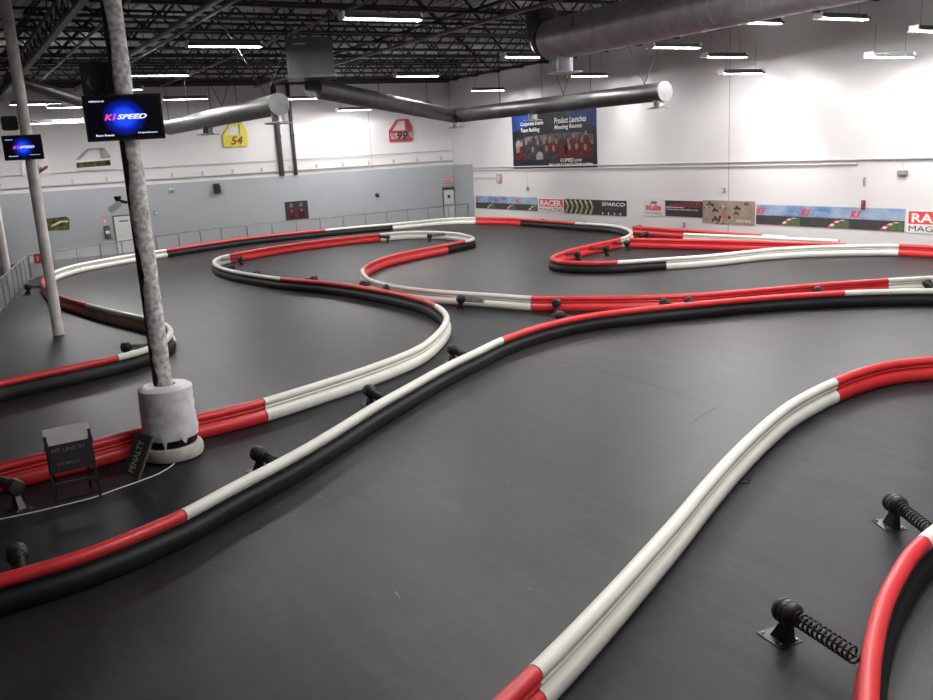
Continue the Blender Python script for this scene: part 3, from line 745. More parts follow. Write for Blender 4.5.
# local frame: length axis leans up, width axis sideways
bot = Vector((0.02, 0, 0.03)); dist_cam = (pb-Vector((0, 0, H))).length
right = Vector((RT.x, RT.y, 0)).normalized()
top = None
lean_len = 0.66
tocol = d.normalized()
up_dir = (Vector((0, 0, 0.82)) + right*0.30 + tocol*0.22).normalized()
wdir = (-right + up_dir*0.0); wdir = (wdir - up_dir*wdir.dot(up_dir)).normalized(); nrm = wdir.cross(up_dir).normalized()
Mb = Matrix((wdir, nrm, up_dir)).transposed().to_4x4(); Mb.translation = bot
b = B(); box(b, 0, 0.25, -0.012, 0.012, 0.0, lean_len, 0, Mb); obj('board_panel', b, BINK, r)
b = B(); box(b, -0.03, 0.0, -0.018, 0.018, -0.02, lean_len+0.02, 0, Mb); obj('edge_strip', b, mat('grey_edge_strip', (0.16, 0.16, 0.16), 0.5, noise=0.2), r)
sgn = 1 if (Mb.to_3x3() @ Vector((0, 1, 0))).dot(Vector((0, 0, H))-pb) > 0 else -1
# text runs up the board; local x = along up, local z = towards wdir*-1
tz = (nrm*sgn).cross(up_dir); Mt = Matrix((up_dir, nrm*-sgn, tz)).transposed().to_4x4()
Mt.translation = bot + wdir*0.125 + nrm*sgn*0.016
lettering('board_text', 'PENALTY', r, 0.06, -0.04, 0.50, 0.085, 0, TINK, M=Mt)
# folding sign
fs = onz(79, 501, 0.0)
r = empty('folding_sign', (fs.x, fs.y, 0), math.atan2(-fs.x, fs.y)+0.12, 'folding black sign with blank white panel on top and faint lettering', 'folding sign')
hw = 0.29; SL = mat('black_sign_face', (0.01, 0.01, 0.01), 0.45, noise=0.2)
def lean(z): return 0.16*z/1.2   # face leans back with height
Ml = Matrix.Rotation(-math.radians(9), 4, 'X')
for s in (-1, 1):
    b = B(); box(b, s*hw-0.02, s*hw+0.02, -0.02, 0.02, 0, 1.0, 0, Ml); obj('leg', b, BLK, r)
    b = B(); box(b, s*(hw-0.05)-0.018, s*(hw-0.05)+0.018, 0.0, 0.03, 0, 1.0, 0, Matrix.Translation((0, 0.42, 0)) @ Matrix.Rotation(math.radians(14), 4, 'X')); obj('leg', b, BLK, r)
b = B(); box(b, -hw, hw, -0.035, -0.02, 0.46, 0.86, 0, Ml); obj('sign_face', b, SL, r)
b = B(); box(b, -hw-0.02, hw+0.02, -0.019, 0.01, 0.82, 1.10, 0, Ml); obj('white_panel', b, WSIGN, r)
b = B(); box(b, -hw, hw, -0.015, 0.015, 0.26, 0.31, 0, Ml); box(b, -hw, hw, -0.015, 0.015, 0.05, 0.09, 0, Ml); obj('cross_bar', b, BLK, r)
for s in (-1, 1):
    b = B(); prism(b, [(s*hw-0.05, 0.8), (s*hw+0.04, 0.8), (s*hw+0.02, 0.91), (s*hw-0.0, 0.94)], -0.05, -0.036); b.transform(Ml); obj('corner_clip', b, BLK, r)
lettering('sign_text', 'PIT LINE IN', r, -0.24, 0.75, 0.44, 0.055, -0.037, FINK, M=Ml)
lettering('sign_text', 'TO RACE', r, -0.2, 0.56, 0.3, 0.04, -0.037, FINK, M=Ml)
# cable on the floor
b = B(); cpts = [onz(*p, 0.012) for p in ((176, 462), (170, 467), (158, 474), (140, 481), (120, 488), (95, 497), (60, 506), (30, 513), (-10, 521), (-60, 529))]
org = cpts[0].copy(); cp_, _ = catmull([p-org for p in cpts], 0.15); tube(b, cp_, 0.009, 6)
o_ = obj('floor_cable', b, CABLE, None, True); o_.location = org; tag(o_, 'thin white cable curving over the floor from the wrapped base to the left edge', 'cable')

# ------------------------------------------------------------------ televisions and speakers
def tv_mat():
    M = bpy.data.materials.new('tv_picture'); M.use_nodes = True; nt = M.node_tree; b = nt.nodes['Principled BSDF']
    tc = nt.nodes.new('ShaderNodeTexCoord'); mp = nt.nodes.new('ShaderNodeMapping'); mp.inputs['Location'].default_value = (-0.5*2.6, 0, -0.5*1.7); mp.inputs['Scale'].default_value = (2.6, 0, 1.7)
    g = nt.nodes.new('ShaderNodeTexGradient'); g.gradient_type = 'SPHERICAL'; rp = nt.nodes.new('ShaderNodeValToRGB')
    e = rp.color_ramp.elements; e[0].position = 0.22; e[0].color = (0.0, 0.0, 0.001, 1); e[1].position = 0.75; e[1].color = (0.01, 0.05, 0.95, 1)
    x = e.new(0.5); x.color = (0.001, 0.008, 0.22, 1)
    nt.links.new(tc.outputs['Generated'], mp.inputs['Vector']); nt.links.new(mp.outputs['Vector'], g.inputs['Vector']); nt.links.new(g.outputs['Fac'], rp.inputs['Fac'])
    b.inputs['Base Color'].default_value = (0.003, 0.003, 0.004, 1); b.inputs['Roughness'].default_value = 0.5; b.inputs['Specular IOR Level'].default_value = 0.15
    nt.links.new(rp.outputs['Color'], b.inputs['Emission Color']); b.inputs['Emission Strength'].default_value = 1.3
    return M
TVM = tv_mat()
LW = mat('screen_white', (0.8, 0.85, 1.0), 0.5, emit=0.75); LR = mat('screen_red', (1.0, 0.08, 0.12), 0.5, emit=0.8)
def tv(pxc, colp, off, wd, ht, label):
    base = Vector((colp[0], colp[1], 0)); rz = math.atan2(-colp[0], colp[1])
    tc_ = Vector((math.sin(rz), -math.cos(rz), 0)); dcam = (-base).length
    # point on the plane in front of the column
    dd = ray(*pxc); n_ = tc_; pt = base + tc_*off; k = (pt).dot(n_)/dd.dot(n_); c = dd*k + Vector((0, 0, H))
    r = empty('television', (c.x, c.y, c.z), rz, label, 'television')
    b = B(); box(b, -wd/2, wd/2, -0.03, 0.04, -ht/2, ht/2); obj('bezel', b, BEZEL, r)
    b = B(); box(b, -wd/2+0.03, wd/2-0.03, -0.034, -0.03, -ht/2+0.035, ht/2-0.03); obj('screen', b, TVM, r)
    k_ = wd/1.3
    lettering('logo', 'K1', r, -0.33*k_, -0.04*k_, 0.20*k_, 0.10*k_, -0.037, LR, 0.35, 0.03)
    lettering('logo', 'SPEED', r, -0.12*k_, -0.03*k_, 0.50*k_, 0.085*k_, -0.037, LW, 0.35, 0.03)
    lettering('screen_text', 'welcome to', r, -0.55*k_, 0.27*k_, 0.25*k_, 0.035*k_, -0.037, LW, 0, 0.02)
    lettering('screen_text', 'Race Events', r, -0.5*k_, -0.31*k_, 0.30*k_, 0.035*k_, -0.037, LW, 0, 0.02)
    lettering('screen_text', 'k1speed.com', r, 0.20*k_, -0.29*k_, 0.32*k_, 0.035*k_, -0.037, LW, 0, 0.02)
    b = B(); box(b, -0.12, 0.12, 0.04, off-0.14, -0.12, 0.12); obj('mount', b, BLK, r)
    return r
tv((124.3, 117.5), (-14.4, 2.65), 0.33, 1.08, 0.65, 'large television with blue spot on the near column')
tv((23, 147.5), (-27.8, 2.42), 0.33, 0.98, 0.66, 'small television with blue spot on the far column')
def speaker(pxc, dist_pt, size, label, arm, rz=None):
    d_ = ray(*pxc); k = dist_pt/ math.hypot(d_.x, d_.y); c = d_*k+Vector((0, 0, H))
    r = empty('loudspeaker', c, math.atan2(-c.x, c.y) if rz is None else rz, label, 'loudspeaker')
    a, h_ = size; b = B(); box(b, -a/2, a/2, 0.0, a*0.9, -h_/2, h_/2); bmesh.ops.bevel(b, geom=b.edges[:], offset=0.03, segments=2, affect='EDGES'); obj('cabinet', b, BLK, r, True)
    b = B(); lathe(b, [(a*0.36, 0), (a*0.34, 0.012), (a*0.12, -0.01)], 20, Matrix.Translation((0, -0.005, -h_*0.1)) @ Matrix.Rotation(math.pi/2, 4, 'X')); obj('speaker_cone', b, RUB, r, True)
    b = B(); tube(b, [(a*0.3, a*0.3, 0), (a*0.5+0.04, a*0.2, 0), arm], 0.025, 6); obj('bracket', b, BLK, r)
    return r
speaker((96, 79), 14.95, (0.42, 0.5), 'black loudspeaker high behind the near column above the large television', (0.26, -0.25, 0))
speaker((9.5, 123), 28.3, (0.42, 0.38), 'black loudspeaker on the far column above the small television', (0.40, -0.35, 0))
# lamp with white sign on the near column
c = onz(116, 202, 3.15)
dcol = ray(116, 202); k = 14.55/math.hypot(dcol.x, dcol.y); c = dcol*k+Vector((0, 0, H))
r = empty('warning_lamp', c, math.atan2(-c.x, c.y), 'tilted white sign with black lamp fixed to the near column', 'lamp')
Mr = Matrix.Rotation(-math.radians(33), 4, 'Y')
b = B(); box(b, -0.16, 0.05, -0.02, 0.02, -0.09, 0.0, 0, Mr); obj('tilted_sign', b, WSIGN, r)
b = B(); lathe(b, [(0.03, -0.03), (0.055, 0.03), (0.05, 0.045)], 16, Matrix.Translation((0.03, 0, 0.04))); tube(b, [(0.03, 0, 0.02), (0.16, 0, -0.02)], 0.025, 6); obj('lamp_head', b, BLK, r, True)

# ------------------------------------------------------------------ things on the walls
def wall_empty(name, x, z, wall, label, cat, group=None, off=0.0):
    """x is world Y on the left wall, world X on the right wall"""
    lined = (wall == 'L' and z < 3.6); x *= S_; z = wz(z)
    if wall == 'L': e_ = empty(name, (XL + (0.153 if lined else 0.003) + off, x, z), math.pi/2, label, cat, group)
    else: e_ = empty(name, (x, YR-0.003-off, z), 0, label, cat, group)
    e_.scale = (S_, S_, S_); return e_
# --- big poster
X0, X1, Z0, Z1 = -43.85, -36.2, 3.32, 6.95
r = wall_empty('wall_poster', X0, Z0, 'R', 'large dark and blue poster with a crowd of drivers on the right wall', 'poster')
W_, H_ = X1-X0, Z1-Z0
def pm(name, c1, c2, sc): return mat(name, c1, 0.55, noise=0.5, nscale=sc, col2=c2)
mk = [mat('poster_night', (0.006, 0.007, 0.012), 0.5, nscale=1.2, col2=(0.02, 0.02, 0.028), spec=0.15), mat('poster_blue', (0.012, 0.05, 0.25), 0.5, nscale=0.9, col2=(0.012, 0.02, 0.06), spec=0.15), mat('poster_haze', (0.15, 0.14, 0.12), 0.5, nscale=1.5, col2=(0.03, 0.03, 0.035), spec=0.15),
      mat('suit_black', (0.008, 0.008, 0.01), 0.6, nscale=6, col2=(0.055, 0.055, 0.06), spec=0.15), mat('suit_red', (0.15, 0.012, 0.018), 0.6, nscale=6, col2=(0.03, 0.008, 0.01), spec=0.15), mat('print_skin', (0.20, 0.13, 0.10), 0.6, noise=0.2), mat('suit_white', (0.30, 0.28, 0.26), 0.6, noise=0.5, nscale=4), mat('poster_yellow', (0.35, 0.27, 0.06), 0.6, noise=0.4, nscale=4)]
b = B(); prism(b, rect(0, W_, 0, H_), -0.03, 0, 0)
prism(b, [(0, H_*0.55), (W_*0.28, H_*0.68), (W_*0.4, H_), (0, H_)], -0.034, -0.03, 1)
prism(b, [(W_*0.55, H_), (W_*0.68, H_*0.76), (W_, H_*0.55), (W_, H_)], -0.034, -0.03, 1)
prism(b, [(W_*0.05, H_*0.40), (W_*0.2, H_*0.48), (W_*0.5, H_*0.50), (W_*0.8, H_*0.50), (W_*0.97, H_*0.45), (W_*0.97, H_*0.32), (W_*0.05, H_*0.32)], -0.034, -0.03, 2)
random.seed(11)
for row, (n_, zb, sc_) in enumerate(((13, 0.41, 0.8), (12, 0.34, 0.95), (10, 0.235, 1.1))):
    for k in range(n_):
        cx = W_*(0.07+0.88*(k+0.5*(row % 2)+0.25*random.random())/n_); hz = H_*zb*(1.0+0.1*random.random()); s_ = 0.33*sc_
        left = cx < W_*0.44
        mi = random.choice([3, 3, 3, 6 if row == 2 else 3]) if left else random.choice([4, 4, 4, 3])
        if cx < W_*0.14: mi = random.choice([7, 6, 4])
        y_ = -0.036-row*0.003
        prism(b, [(cx-s_*0.8, H_*0.1 if row else H_*0.2), (cx+s_*0.8, H_*0.1 if row else H_*0.2), (cx+s_, hz-s_*0.6), (cx+s_*0.4, hz), (cx-s_*0.4, hz), (cx-s_, hz-s_*0.6)], y_, -0.03, mi)
        prism(b, ell(cx, hz+s_*0.42, s_*0.36, s_*0.48, 9), y_-0.001, -0.03, 5 if random.random() < 0.5 else 3)
prism(b, rect(0, W_, 0, H_*0.13), -0.0455, -0.03, 0)
obj('poster_print', b, mk, r)
for (s, fx_, fz, fw, fh) in (('Corporate Events', 0.12, 0.63, 0.29, 0.075), ('Team Building', 0.12, 0.535, 0.24, 0.075), ('Product Launches', 0.54, 0.64, 0.36, 0.085), ('Meeting Rooms', 0.54, 0.54, 0.31, 0.08), ('K1SPEED.com', 0.60, 0.085, 0.24, 0.05), ('Call or Visit K1 Speed for Details and Rates', 0.46, 0.025, 0.50, 0.045)):
    lettering('poster_text', s, r, W_*fx_, H_*fz, W_*fw, H_*fh, -0.05, INK, 0.15, 0.012)
lettering('poster_logo', 'K1 SPEED', r, W_*0.37, H_*0.93, W_*0.12, H_*0.045, -0.05, INK, 0.3, 0.01)

SKY = mat('banner_sky', (0.10, 0.20, 0.42), 0.5, nscale=1.0, col2=(0.36, 0.45, 0.55)); TAR = mat('banner_tarmac', (0.05, 0.052, 0.055), 0.5, noise=0.25, nscale=3)
GRN = mat('banner_grass', (0.09, 0.15, 0.06), 0.6, noise=0.3, nscale=6)
def speed_banner(x0, x1, z0, z1, n_, label):
    r = wall_empty('speed_banner', x0, z0, 'R', label, 'banner'); Wd, Ht = x1-x0, z1-z0
    b = B(); prism(b, rect(0, Wd, 0, Ht), -0.02, 0, 0); prism(b, rect(0, Wd, 0, Ht*0.46), -0.023, -0.02, 1)
    for k in range(n_):
        u0 = Wd*k/n_; u1 = Wd*(k+1)/n_; uw = u1-u0
        arc = [(u0+uw*(0.55+0.3*t), Ht*0.4*math.sin(t*math.pi/2)) for t in [j/6 for j in range(7)]]
        prism(b, arc+[(u1-0.02, Ht*0.40), (u1-0.02, 0)], -0.026, -0.02, 2)
        for j in range(6):
            a, c_ = arc[j], arc[j+1]
            prism(b, [a, c_, (c_[0]+0.16, c_[1]-0.01), (a[0]+0.16, max(0, a[1]-0.03))], -0.028, -0.02, 3+(j % 2))
    obj('banner_print', b, [SKY, TAR, GRN, RINK, INK], r)
    PB = mat('banner_pale_blue', (0.42, 0.50, 0.62), 0.6, noise=0.1)
    for k in range(n_):
        u0 = Wd*k/n_; uw = Wd/n_
        lettering('banner_logo', 'K1', r, u0+uw*0.01, Ht*0.52, uw*0.20, Ht*0.34, -0.03, RINK, 0.35, 0.05)
        lettering('banner_text', 'SPEED', r, u0+uw*0.3, Ht*0.52, uw*0.26, Ht*0.22, -0.03, PB, 0.35, 0.01)
        lettering('banner_text', 'indoor karting', r, u0+uw*0.58, Ht*0.5, uw*0.38, Ht*0.18, -0.03, PB, 0.2, 0.0)
speed_banner(-48.35, -41.6, 0.93, 1.69, 3, 'blue sky track banner at the far corner end of the right wall')
speed_banner(-25.85, -19.2, 0.88, 1.68, 3, 'blue sky track banner on the right wall between desert photo and racer banner')
def racer(x0, x1, z0, z1, label):
    r = wall_empty('magazine_banner', x0, z0, 'R', label, 'banner'); Wd, Ht = x1-x0, z1-z0
    b = B(); prism(b, rect(0, Wd, 0, Ht), -0.02, 0, 0); prism(b, rect(Wd*0.03, Wd*0.97, Ht*0.40, Ht*0.96), -0.023, -0.02, 1); obj('banner_print', b, [INK, RINK], r)
    lettering('banner_text', 'RACER', r, Wd*0.08, Ht*0.46, Wd*0.84, Ht*0.42, -0.026, INK, 0, 0.03)
    lettering('banner_text', 'MAGAZINE', r, Wd*0.04, Ht*0.07, Wd*0.92, Ht*0.25, -0.026, BINK, 0, 0.0)
racer(-41.5, -39.15, 0.9, 1.66, 'red and white racer magazine banner left of the chevron banner')
racer(-19.12, -16.8, 0.86, 1.64, 'red and white racer magazine banner at the right picture edge')
# chevron tread banner + black text part (one banner)
r = wall_empty('tread_banner', -39.1, 0.9, 'R', 'black banner with yellow tyre tread chevrons and white lettering', 'banner'); Wd, Ht = 5.1, 0.76
YEL = mat('pale_yellow_ink', (0.72, 0.72, 0.42), 0.6, noise=0.3, nscale=6)
b = B(); prism(b, rect(0, Wd, 0, Ht), -0.02, 0, 0)
for k in range(6):
    x = 0.08+0.42*k
    prism(b, [(x, Ht*0.97), (x+0.12, Ht*0.97), (x+0.36, Ht*0.5), (x+0.12, Ht*0.03), (x, Ht*0.03), (x+0.2, Ht*0.5)], -0.024, -0.02, 1)
    prism(b, [(x+0.16, Ht*0.78), (x+0.26, Ht*0.80), (x+0.30, Ht*0.55), (x+0.2, Ht*0.52)], -0.024, -0.02, 1)
    prism(b, [(x+0.16, Ht*0.22), (x+0.26, Ht*0.20), (x+0.30, Ht*0.45), (x+0.2, Ht*0.48)], -0.024, -0.02, 1)
obj('banner_print', b, [BINK, YEL], r)
lettering('banner_text', 'SPARCO', r, Wd*0.63, Ht*0.62, Wd*0.35, Ht*0.24, -0.026, INK, 0.1, 0.02)
lettering('banner_text', 'racing seats', r, Wd*0.68, Ht*0.38, Wd*0.2, Ht*0.12, -0.026, DRINK, 0, 0.01)
for k in range(4):
    b = B(); prism(b, ell(Wd*(0.64+0.09*k), Ht*0.12, 0.04, 0.06, 8), -0.026, -0.02); obj('badge', b, INK, r)
# plumbing style white banner w/ red lettering
r = wall_empty('drink_banner', -32.75, 0.98, 'R', 'small white banner with red script lettering', 'banner'); Wd, Ht = 1.45, 0.82
b = B(); prism(b, rect(0, Wd, 0, Ht), -0.02, 0, 0); prism(b, [(0.5, 0.70), (0.95, 0.70), (0.9, 0.58), (0.55, 0.58)], -0.024, -0.02, 1); prism(b, rect(0.1, 1.2, 0.14, 0.16), -0.024, -0.02, 2); prism(b, [(0.6, 0.16), (1.35, 0.05), (1.35, 0.07), (0.6, 0.18)], -0.024, -0.02, 2)
obj('banner_print', b, [mat('off_white_vinyl', (0.62, 0.60, 0.59), 0.5, noise=0.05), mat('olive_ink', (0.14, 0.15, 0.11), 0.6, noise=0.1), FINK], r)
lettering('banner_text', 'mLube', r, 0.16, 0.27, 1.05, 0.33, -0.026, RINK, 0.0, 0.04)
r = wall_empty('dark_banner', -31.25, 1.02, 'R', 'black banner with dark red italic lettering and white line', 'banner'); Wd, Ht = 2.35, 0.72
b = B(); prism(b, rect(0, Wd, 0, Ht), -0.02, 0, 0); prism(b, rect(0.05, 1.2, 0.40, 0.43), -0.024, -0.02, 1); obj('banner_print', b, [BINK, INK], r)
lettering('banner_text', 'sanfranSPORTS', r, 0.25, 0.42, 2.0, 0.24, -0.026, DRINK, 0.35, 0.02)
lettering('banner_text', 'motorsport fabrication.com', r, 0.1, 0.27, 2.0, 0.09, -0.026, INK, 0.1, 0.01)
# desert photo banner
r = wall_empty('photo_banner', -28.88, 0.80, 'R', 'sand-coloured photo banner of karts in a pack', 'banner'); Wd, Ht = 2.95, 1.0
SAND = mat('photo_sand', (0.36, 0.29, 0.21), 0.6, nscale=2.0, col2=(0.22, 0.18, 0.14))
b = B(); prism(b, rect(0, Wd, 0, Ht), -0.02, 0, 0)
random.seed(5)
for (cx, cz, s_, mi) in ((0.45, 0.86, 0.5, 1), (0.25, 0.75, 0.4, 3), (1.2, 0.78, 0.45, 3), (0.75, 0.60, 0.4, 2), (2.0, 0.72, 0.4, 2), (1.3, 0.42, 0.75, 4), (0.8, 0.22, 0.55, 1), (1.05, 0.12, 0.5, 3), (1.95, 0.5, 0.35, 1), (2.5, 0.9, 0.3, 1)):
    prism(b, [(cx-s_*0.5, cz-s_*0.16), (cx+s_*0.5, cz-s_*0.2), (cx+s_*0.42, cz), (cx+s_*0.12, cz+s_*0.05), (cx+s_*0.02, cz+s_*0.22), (cx-s_*0.18, cz+s_*0.2), (cx-s_*0.25, cz+s_*0.02)], -0.026, -0.02, mi)
    for q in (-0.35, 0.35): prism(b, ell(cx+s_*q, cz-s_*0.18, s_*0.1, s_*0.1, 8), -0.028, -0.02, 2)
obj('banner_print', b, [SAND, mat('photo_brown', (0.10, 0.07, 0.06), 0.6, noise=0.3), BINK, mat('photo_cream', (0.45, 0.40, 0.33), 0.6, noise=0.3), mat('photo_salmon', (0.42, 0.16, 0.11), 0.6, noise=0.3)], r)
lettering('banner_text', 'KARTING', r, Wd*0.66, Ht*0.10, Wd*0.28, Ht*0.12, -0.03, INK, 0.2, 0.01)

# --- racing car doors on the left wall
def car_door(y, z, wd, ht, label, paint, paint2, num, nm, stripe=None, ink=None):
    r = wall_empty('car_door', y, z, 'L', label, 'car door')
    w2 = wd
    out = [(0, 0.02*ht), (0.05*w2, 0), (0.96*w2, 0.0), (w2, 0.06*ht), (w2, 0.60*ht), (0.86*w2, 0.97*ht), (0.80*w2, ht), (0.42*w2, ht), (0.34*w2, 0.96*ht), (0.06*w2, 0.52*ht), (0, 0.46*ht)]
    inn = [(0.16*w2, 0.55*ht), (0.74*w2, 0.55*ht), (0.74*w2, 0.92*ht), (0.44*w2, 0.92*ht), (0.38*w2, 0.88*ht)]
    b = B()
    low = [(0, 0.02*ht), (0.05*w2, 0), (0.96*w2, 0.0), (w2, 0.06*ht), (w2, 0.50*ht), (0.0, 0.50*ht)]
    prism(b, low, -0.1, 0, 0)
    prism(b, [(0.0, 0.50*ht), (0.12*w2, 0.50*ht), (0.40*w2, 0.90*ht), (0.40*w2, ht), (0.34*w2, 0.97*ht), (0.04*w2, 0.56*ht)], -0.1, 0, 1)
    prism(b, [(0.40*w2, 0.92*ht), (0.80*w2, 0.92*ht), (0.80*w2, ht), (0.40*w2, ht)], -0.1, 0, 1)
    prism(b, [(0.72*w2, 0.50*ht), (w2, 0.50*ht), (w2, 0.62*ht), (0.86*w2, ht), (0.76*w2, ht), (0.72*w2, 0.92*ht)], -0.1, 0, 1)
    obj('door_panel', b, [paint, paint2], r)
    if stripe:
        b = B(); prism(b, [(0, 0.12*ht), (w2*0.98, 0.16*ht), (w2*0.98, 0.42*ht), (w2*0.0, 0.36*ht)], -0.106, -0.1); obj('stripe', b, stripe, r)
    if num: lettering('race_number', num, r, 0.3*w2, 0.08*ht, nm*w2, 0.36*ht, -0.112, ink or BINK, 0.25, 0.03)
    return r
YP = mat('yellow_car_paint', (0.62, 0.53, 0.03), 0.35, noise=0.08); RP = mat('red_car_paint', (0.50, 0.05, 0.06), 0.35, noise=0.3, nscale=5); WP = mat('white_car_paint', (0.68, 0.67, 0.64), 0.35, noise=0.06); GP = mat('grey_car_paint', (0.33, 0.33, 0.31), 0.4, noise=0.3, nscale=4)
CAMO = mat('camo_print', (0.14, 0.13, 0.045), 0.6, nscale=3.5, col2=(0.012, 0.014, 0.009), spec=0.2)
dk = mat('maroon_ink', (0.16, 0.03, 0.02), 0.5, noise=0.1)
car_door(14.35, 5.45, 1.42, 1.28, 'yellow racing car door with number on the left wall', YP, YP, '54', 0.5, None, dk)
car_door(24.75, 5.27, 1.6, 1.36, 'red racing car door with black number on the left wall', RP, RP, '99', 0.5, mat('white_black_patch', (0.62, 0.6, 0.6), 0.5, noise=0.5, nscale=4, col2=(0.25, 0.08, 0.08)), BINK)
car_door(6.55, 4.62, 1.72, 1.1, 'white car door with camouflage stripe between the two televisions', WP, GP, None, 0, CAMO)
r_ = car_door(3.95, 4.45, 1.35, 1.3, 'white car door with red patch half hidden by the small television', WP, WP, 'Kyle', 0.4, None, FINK)
b = B(); prism(b, [(0.55, 0.12), (0.65, 0.05), (1.2, 0.38), (1.25, 0.5), (1.1, 0.5)], -0.112, -0.1); obj('red_patch', b, DRINK, r_)
# --- pictures on the grey lining
r = wall_empty('camo_picture', 4.62, 1.62, 'L', 'unframed camouflage green picture on the grey wall right of the second column', 'picture')
b = B(); prism(b, [(0, 0.05), (1.1, 0.0), (1.18, 0.55), (1.05, 0.7), (0.1, 0.68), (0, 0.5)], -0.02, 0, 0); prism(b, [(0.25, 0.22), (0.8, 0.42), (1.1, 0.40), (1.1, 0.5), (0.7, 0.5), (0.3, 0.32)], -0.024, -0.02, 1); obj('picture_print', b, [CAMO, YEL], r)
r = wall_empty('driver_picture', 17.55, 1.02, 'L', 'square black picture of two drivers in red on the grey wall', 'picture')
b = B(); prism(b, rect(0, 1.42, 0, 1.12), -0.02, 0, 0)
for cx in (0.38, 1.0):
    prism(b, [(cx-0.16, 0.05), (cx+0.16, 0.05), (cx+0.2, 0.55), (cx+0.1, 0.75), (cx-0.1, 0.75), (cx-0.2, 0.55)], -0.024, -0.02, 1); prism(b, ell(cx, 0.9, 0.11, 0.13, 10), -0.025, -0.02, 2); prism(b, ell(cx, 0.58, 0.07, 0.09, 8), -0.026, -0.02, 3)
obj('picture_print', b, [BINK, mk[4], FINK, mk[5]], r)
# --- exit sign
r = wall_empty('exit_sign', 28.65, 2.62, 'L', 'red exit sign above the white door by the corner', 'exit sign')
b = B(); box(b, -0.33, 0.33, -0.1, 0, -0.11, 0.14); obj('sign_body', b, mat('exit_face', (0.75, 0.35, 0.35), 0.5, noise=0.05), r)
lettering('sign_text', 'EXIT', r, -0.24, -0.05, 0.48, 0.15, -0.104, RINK, 0, 0.03)
# --- fire extinguisher and its sign
r = wall_empty('fire_extinguisher', 7.55, 1.05, 'L', 'dark fire extinguisher case on the grey wall left of the door', 'fire extinguisher')
b = B(); box(b, -0.14, 0.14, -0.16, 0, -0.02, 0.62); obj('case', b, mat('extinguisher_case', (0.08, 0.08, 0.08), 0.4, noise=0.1), r)
b = B(); lathe(b, [(0.07, 0.03), (0.075, 0.06), (0.075, 0.4), (0.03, 0.47), (0.03, 0.52)], 14, Matrix.Translation((0, -0.16, 0))); obj('cylinder', b, mat('grey_cylinder', (0.16, 0.15, 0.15), 0.4, noise=0.2), r, True)
b = B(); prism(b, rect(-0.1, 0.1, 0.2, 0.36), -0.245, -0.235); obj('tag_label', b, INK, r)
r = wall_empty('extinguisher_sign', 7.5, 1.95, 'L', 'small faded red arrow sign above the fire extinguisher', 'sign')
b = B(); prism(b, rect(-0.1, 0.1, -0.15, 0.25), -0.01, 0, 0); prism(b, [(-0.06, 0.0), (0.06, 0), (0, -0.12)], -0.014, -0.01, 1); obj('sign_plate', b, [mat('faded_pink', (0.55, 0.28, 0.28), 0.6, noise=0.1), INK], r)
# --- small devices
def device(name, x, z, wall, sz, m_, label, cat, round_=False):
    r = wall_empty(name, x, z, wall, label, cat); a, h_, d_ = sz
    b = B()
    if round_: lathe(b, [(a/2, 0), (a/2, d_*0.5), (a*0.35, d_*0.9), (a*0.1, d_)], 14, Matrix.Rotation(math.pi/2, 4, 'X'))
    else:
        box(b, -a/2, a/2, -d_, 0, -h_/2, h_/2); bmesh.ops.bevel(b, geom=b.edges[:], offset=min(a, h_, d_)*0.15, segments=2, affect='EDGES')
    obj('housing', b, m_, r, True)
    return r
r = device('loudspeaker', 13.65, 3.18, 'L', (0.36, 0.5, 0.3), BLK, 'black loudspeaker on the grey wall left of the vertical pipes', 'loudspeaker')
b = B(); lathe(b, [(0.12, 0), (0.11, 0.012), (0.03, 0)], 14, Matrix.Translation((0, -0.3, -0.05)) @ Matrix.Rotation(math.pi/2, 4, 'X')); obj('speaker_cone', b, RUB, r)
b = B(); box(b, -0.18, 0.18, -0.06, 0.0, 0.24, 0.3); obj('bracket', b, BLK, r)
PD = mat('pale_device', (0.62, 0.62, 0.60), 0.5, noise=0.05); GD = mat('grey_device', (0.2, 0.2, 0.2), 0.5, noise=0.1)
r = device('security_camera', 11.15, 3.28, 'L', (0.24, 0.2, 0.25), PD, 'small white camera on the grey wall right of the near column', 'camera', True)
b = B(); lathe(b, [(0.05, 0), (0.04, 0.03)], 10, Matrix.Translation((0, -0.24, 0)) @ Matrix.Rotation(math.pi/2, 4, 'X')); obj('lens', b, BLK, r)
r = device('outlet_box', 10.2, 2.12, 'L', (0.2, 0.2, 0.08), GD, 'tiny grey box low on the grey wall right of the near column', 'outlet')
b = B(); prism(b, rect(-0.07, 0.07, -0.07, 0.07), -0.09, -0.078); obj('cover', b, PD, r)
r = device('alarm_bell', 23.55, 2.11, 'L', (0.26, 0.2, 0.14), BLK, 'small black round device on the grey wall midway to the corner', 'alarm', True)
b = B(); lathe(b, [(0.03, 0), (0.02, 0.02)], 8, Matrix.Translation((0, -0.14, 0)) @ Matrix.Rotation(math.pi/2, 4, 'X')); obj('bolt', b, STEEL, r)
r = device('strobe', -45.45, 2.78, 'R', (0.5, 0.5, 0.1), mat('pink_strobe', (0.50, 0.34, 0.30), 0.5, noise=0.1), 'pinkish square alarm strobe on the right wall left of the poster', 'alarm')
b = B(); box(b, -0.08, 0.08, -0.13, -0.1, -0.12, 0.12); obj('lens', b, PD, r)
r = device('outlet_box', -42.5, 2.18, 'R', (0.14, 0.2, 0.08), GD, 'tiny dark outlet on the right wall below the poster', 'outlet')
b = B(); tube(b, [(0, -0.03, 0.1), (0, -0.03, 1.05)], 0.008, 5); obj('riser', b, CONDUIT, r)
r = device('outlet_box', -27.62, 2.25, 'R', (0.14, 0.18, 0.08), GD, 'tiny dark outlet on the right wall above the sand-coloured photo banner', 'outlet')
b = B(); prism(b, rect(-0.04, 0.04, -0.06, 0.06), -0.09, -0.078); obj('cover', b, PD, r)
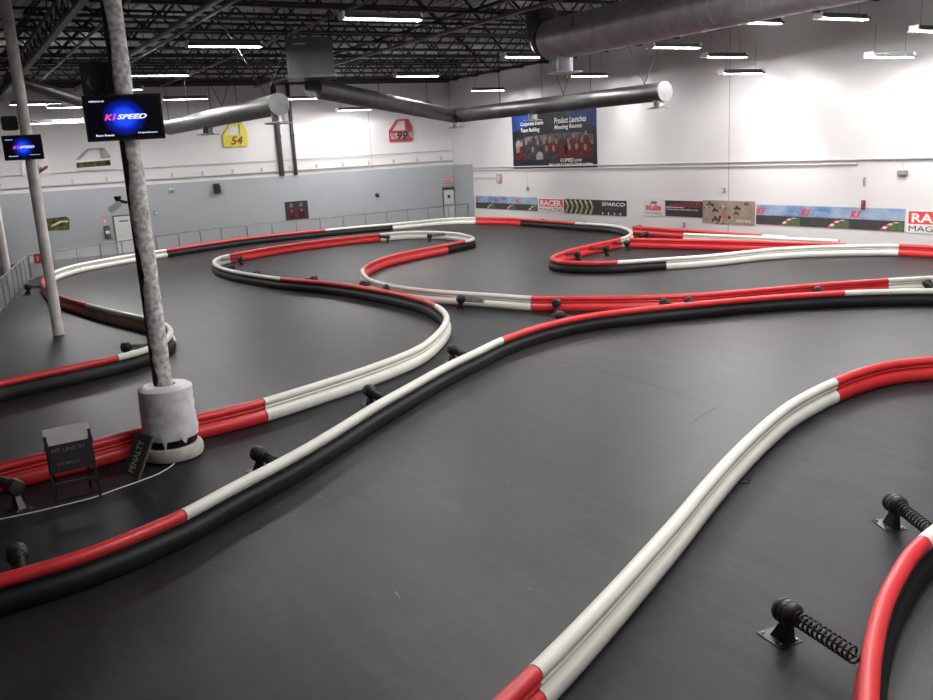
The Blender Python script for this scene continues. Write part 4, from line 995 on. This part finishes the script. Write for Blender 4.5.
r = device('outlet_box', -30.05, 0.66, 'R', (0.12, 0.22, 0.08), GD, 'tiny dark outlet below the black banner with red lettering', 'outlet')
b = B(); prism(b, rect(-0.04, 0.04, -0.06, 0.06), -0.09, -0.078); obj('cover', b, PD, r)
r = device('emergency_light', -19.35, 2.93, 'R', (0.36, 0.17, 0.12), mat('emergency_grey', (0.27, 0.25, 0.24), 0.5, noise=0.1), 'grey emergency light box on the right wall under the conduit', 'emergency light')
b = B(); tube(b, [(0, -0.04, 0.08), (0, -0.04, 0.33)], 0.012, 5); obj('riser', b, CONDUIT, r)
r = device('wall_valve', -20.85, 2.62, 'R', (0.08, 0.34, 0.05), mat('pinkish_plate', (0.45, 0.33, 0.32), 0.5, noise=0.1), 'narrow pinkish plate on the right wall above the blue banner', 'plate')
b = B(); box(b, -0.02, 0.02, -0.07, -0.05, -0.1, 0.1); obj('slot', b, GD, r)
r = device('pull_station', -20.85, 1.78, 'R', (0.14, 0.34, 0.08), DRINK, 'small dark red alarm pull on the top edge of the blue banner', 'alarm pull')
b = B(); box(b, -0.05, 0.05, -0.1, -0.08, 0.05, 0.12); obj('handle', b, GD, r)
# red sign on fence at far left
p = onz(40, 259, 0.8)
fq = onx(38.5, 258.5, -44.1)
r = empty('fence_sign', fq, math.radians(60), 'small red sign hung on the mesh fence beside the second column', 'sign')
b = B(); prism(b, rect(-0.19, 0.19, -0.22, 0.22), -0.05, -0.035, 0); prism(b, rect(-0.05, 0.02, -0.1, 0.12), -0.055, -0.05, 1); obj('sign_plate', b, [RINK, INK], r)
# floor anchor under the nearest barrier
for (px_, lab) in (((743, 481), 'small black floor anchor on the infield side of the nearest white barrier'), ((853, 396), 'small black floor anchor under the red end of the nearest barrier')):
    c = onz(px_[0], px_[1], 0.02); r = empty('floor_anchor', (c.x, c.y, 0.004), random.random(), lab, 'floor anchor')
    b = B(); box(b, -0.09, 0.09, -0.05, 0.05, 0, 0.012); obj('base_plate', b, BLK, r)
    b = B(); tube(b, [(-0.05, 0, 0.012), (0.02, 0, 0.06), (0.09, 0.02, 0.02)], 0.012, 6); obj('hook', b, BLK, r, True)
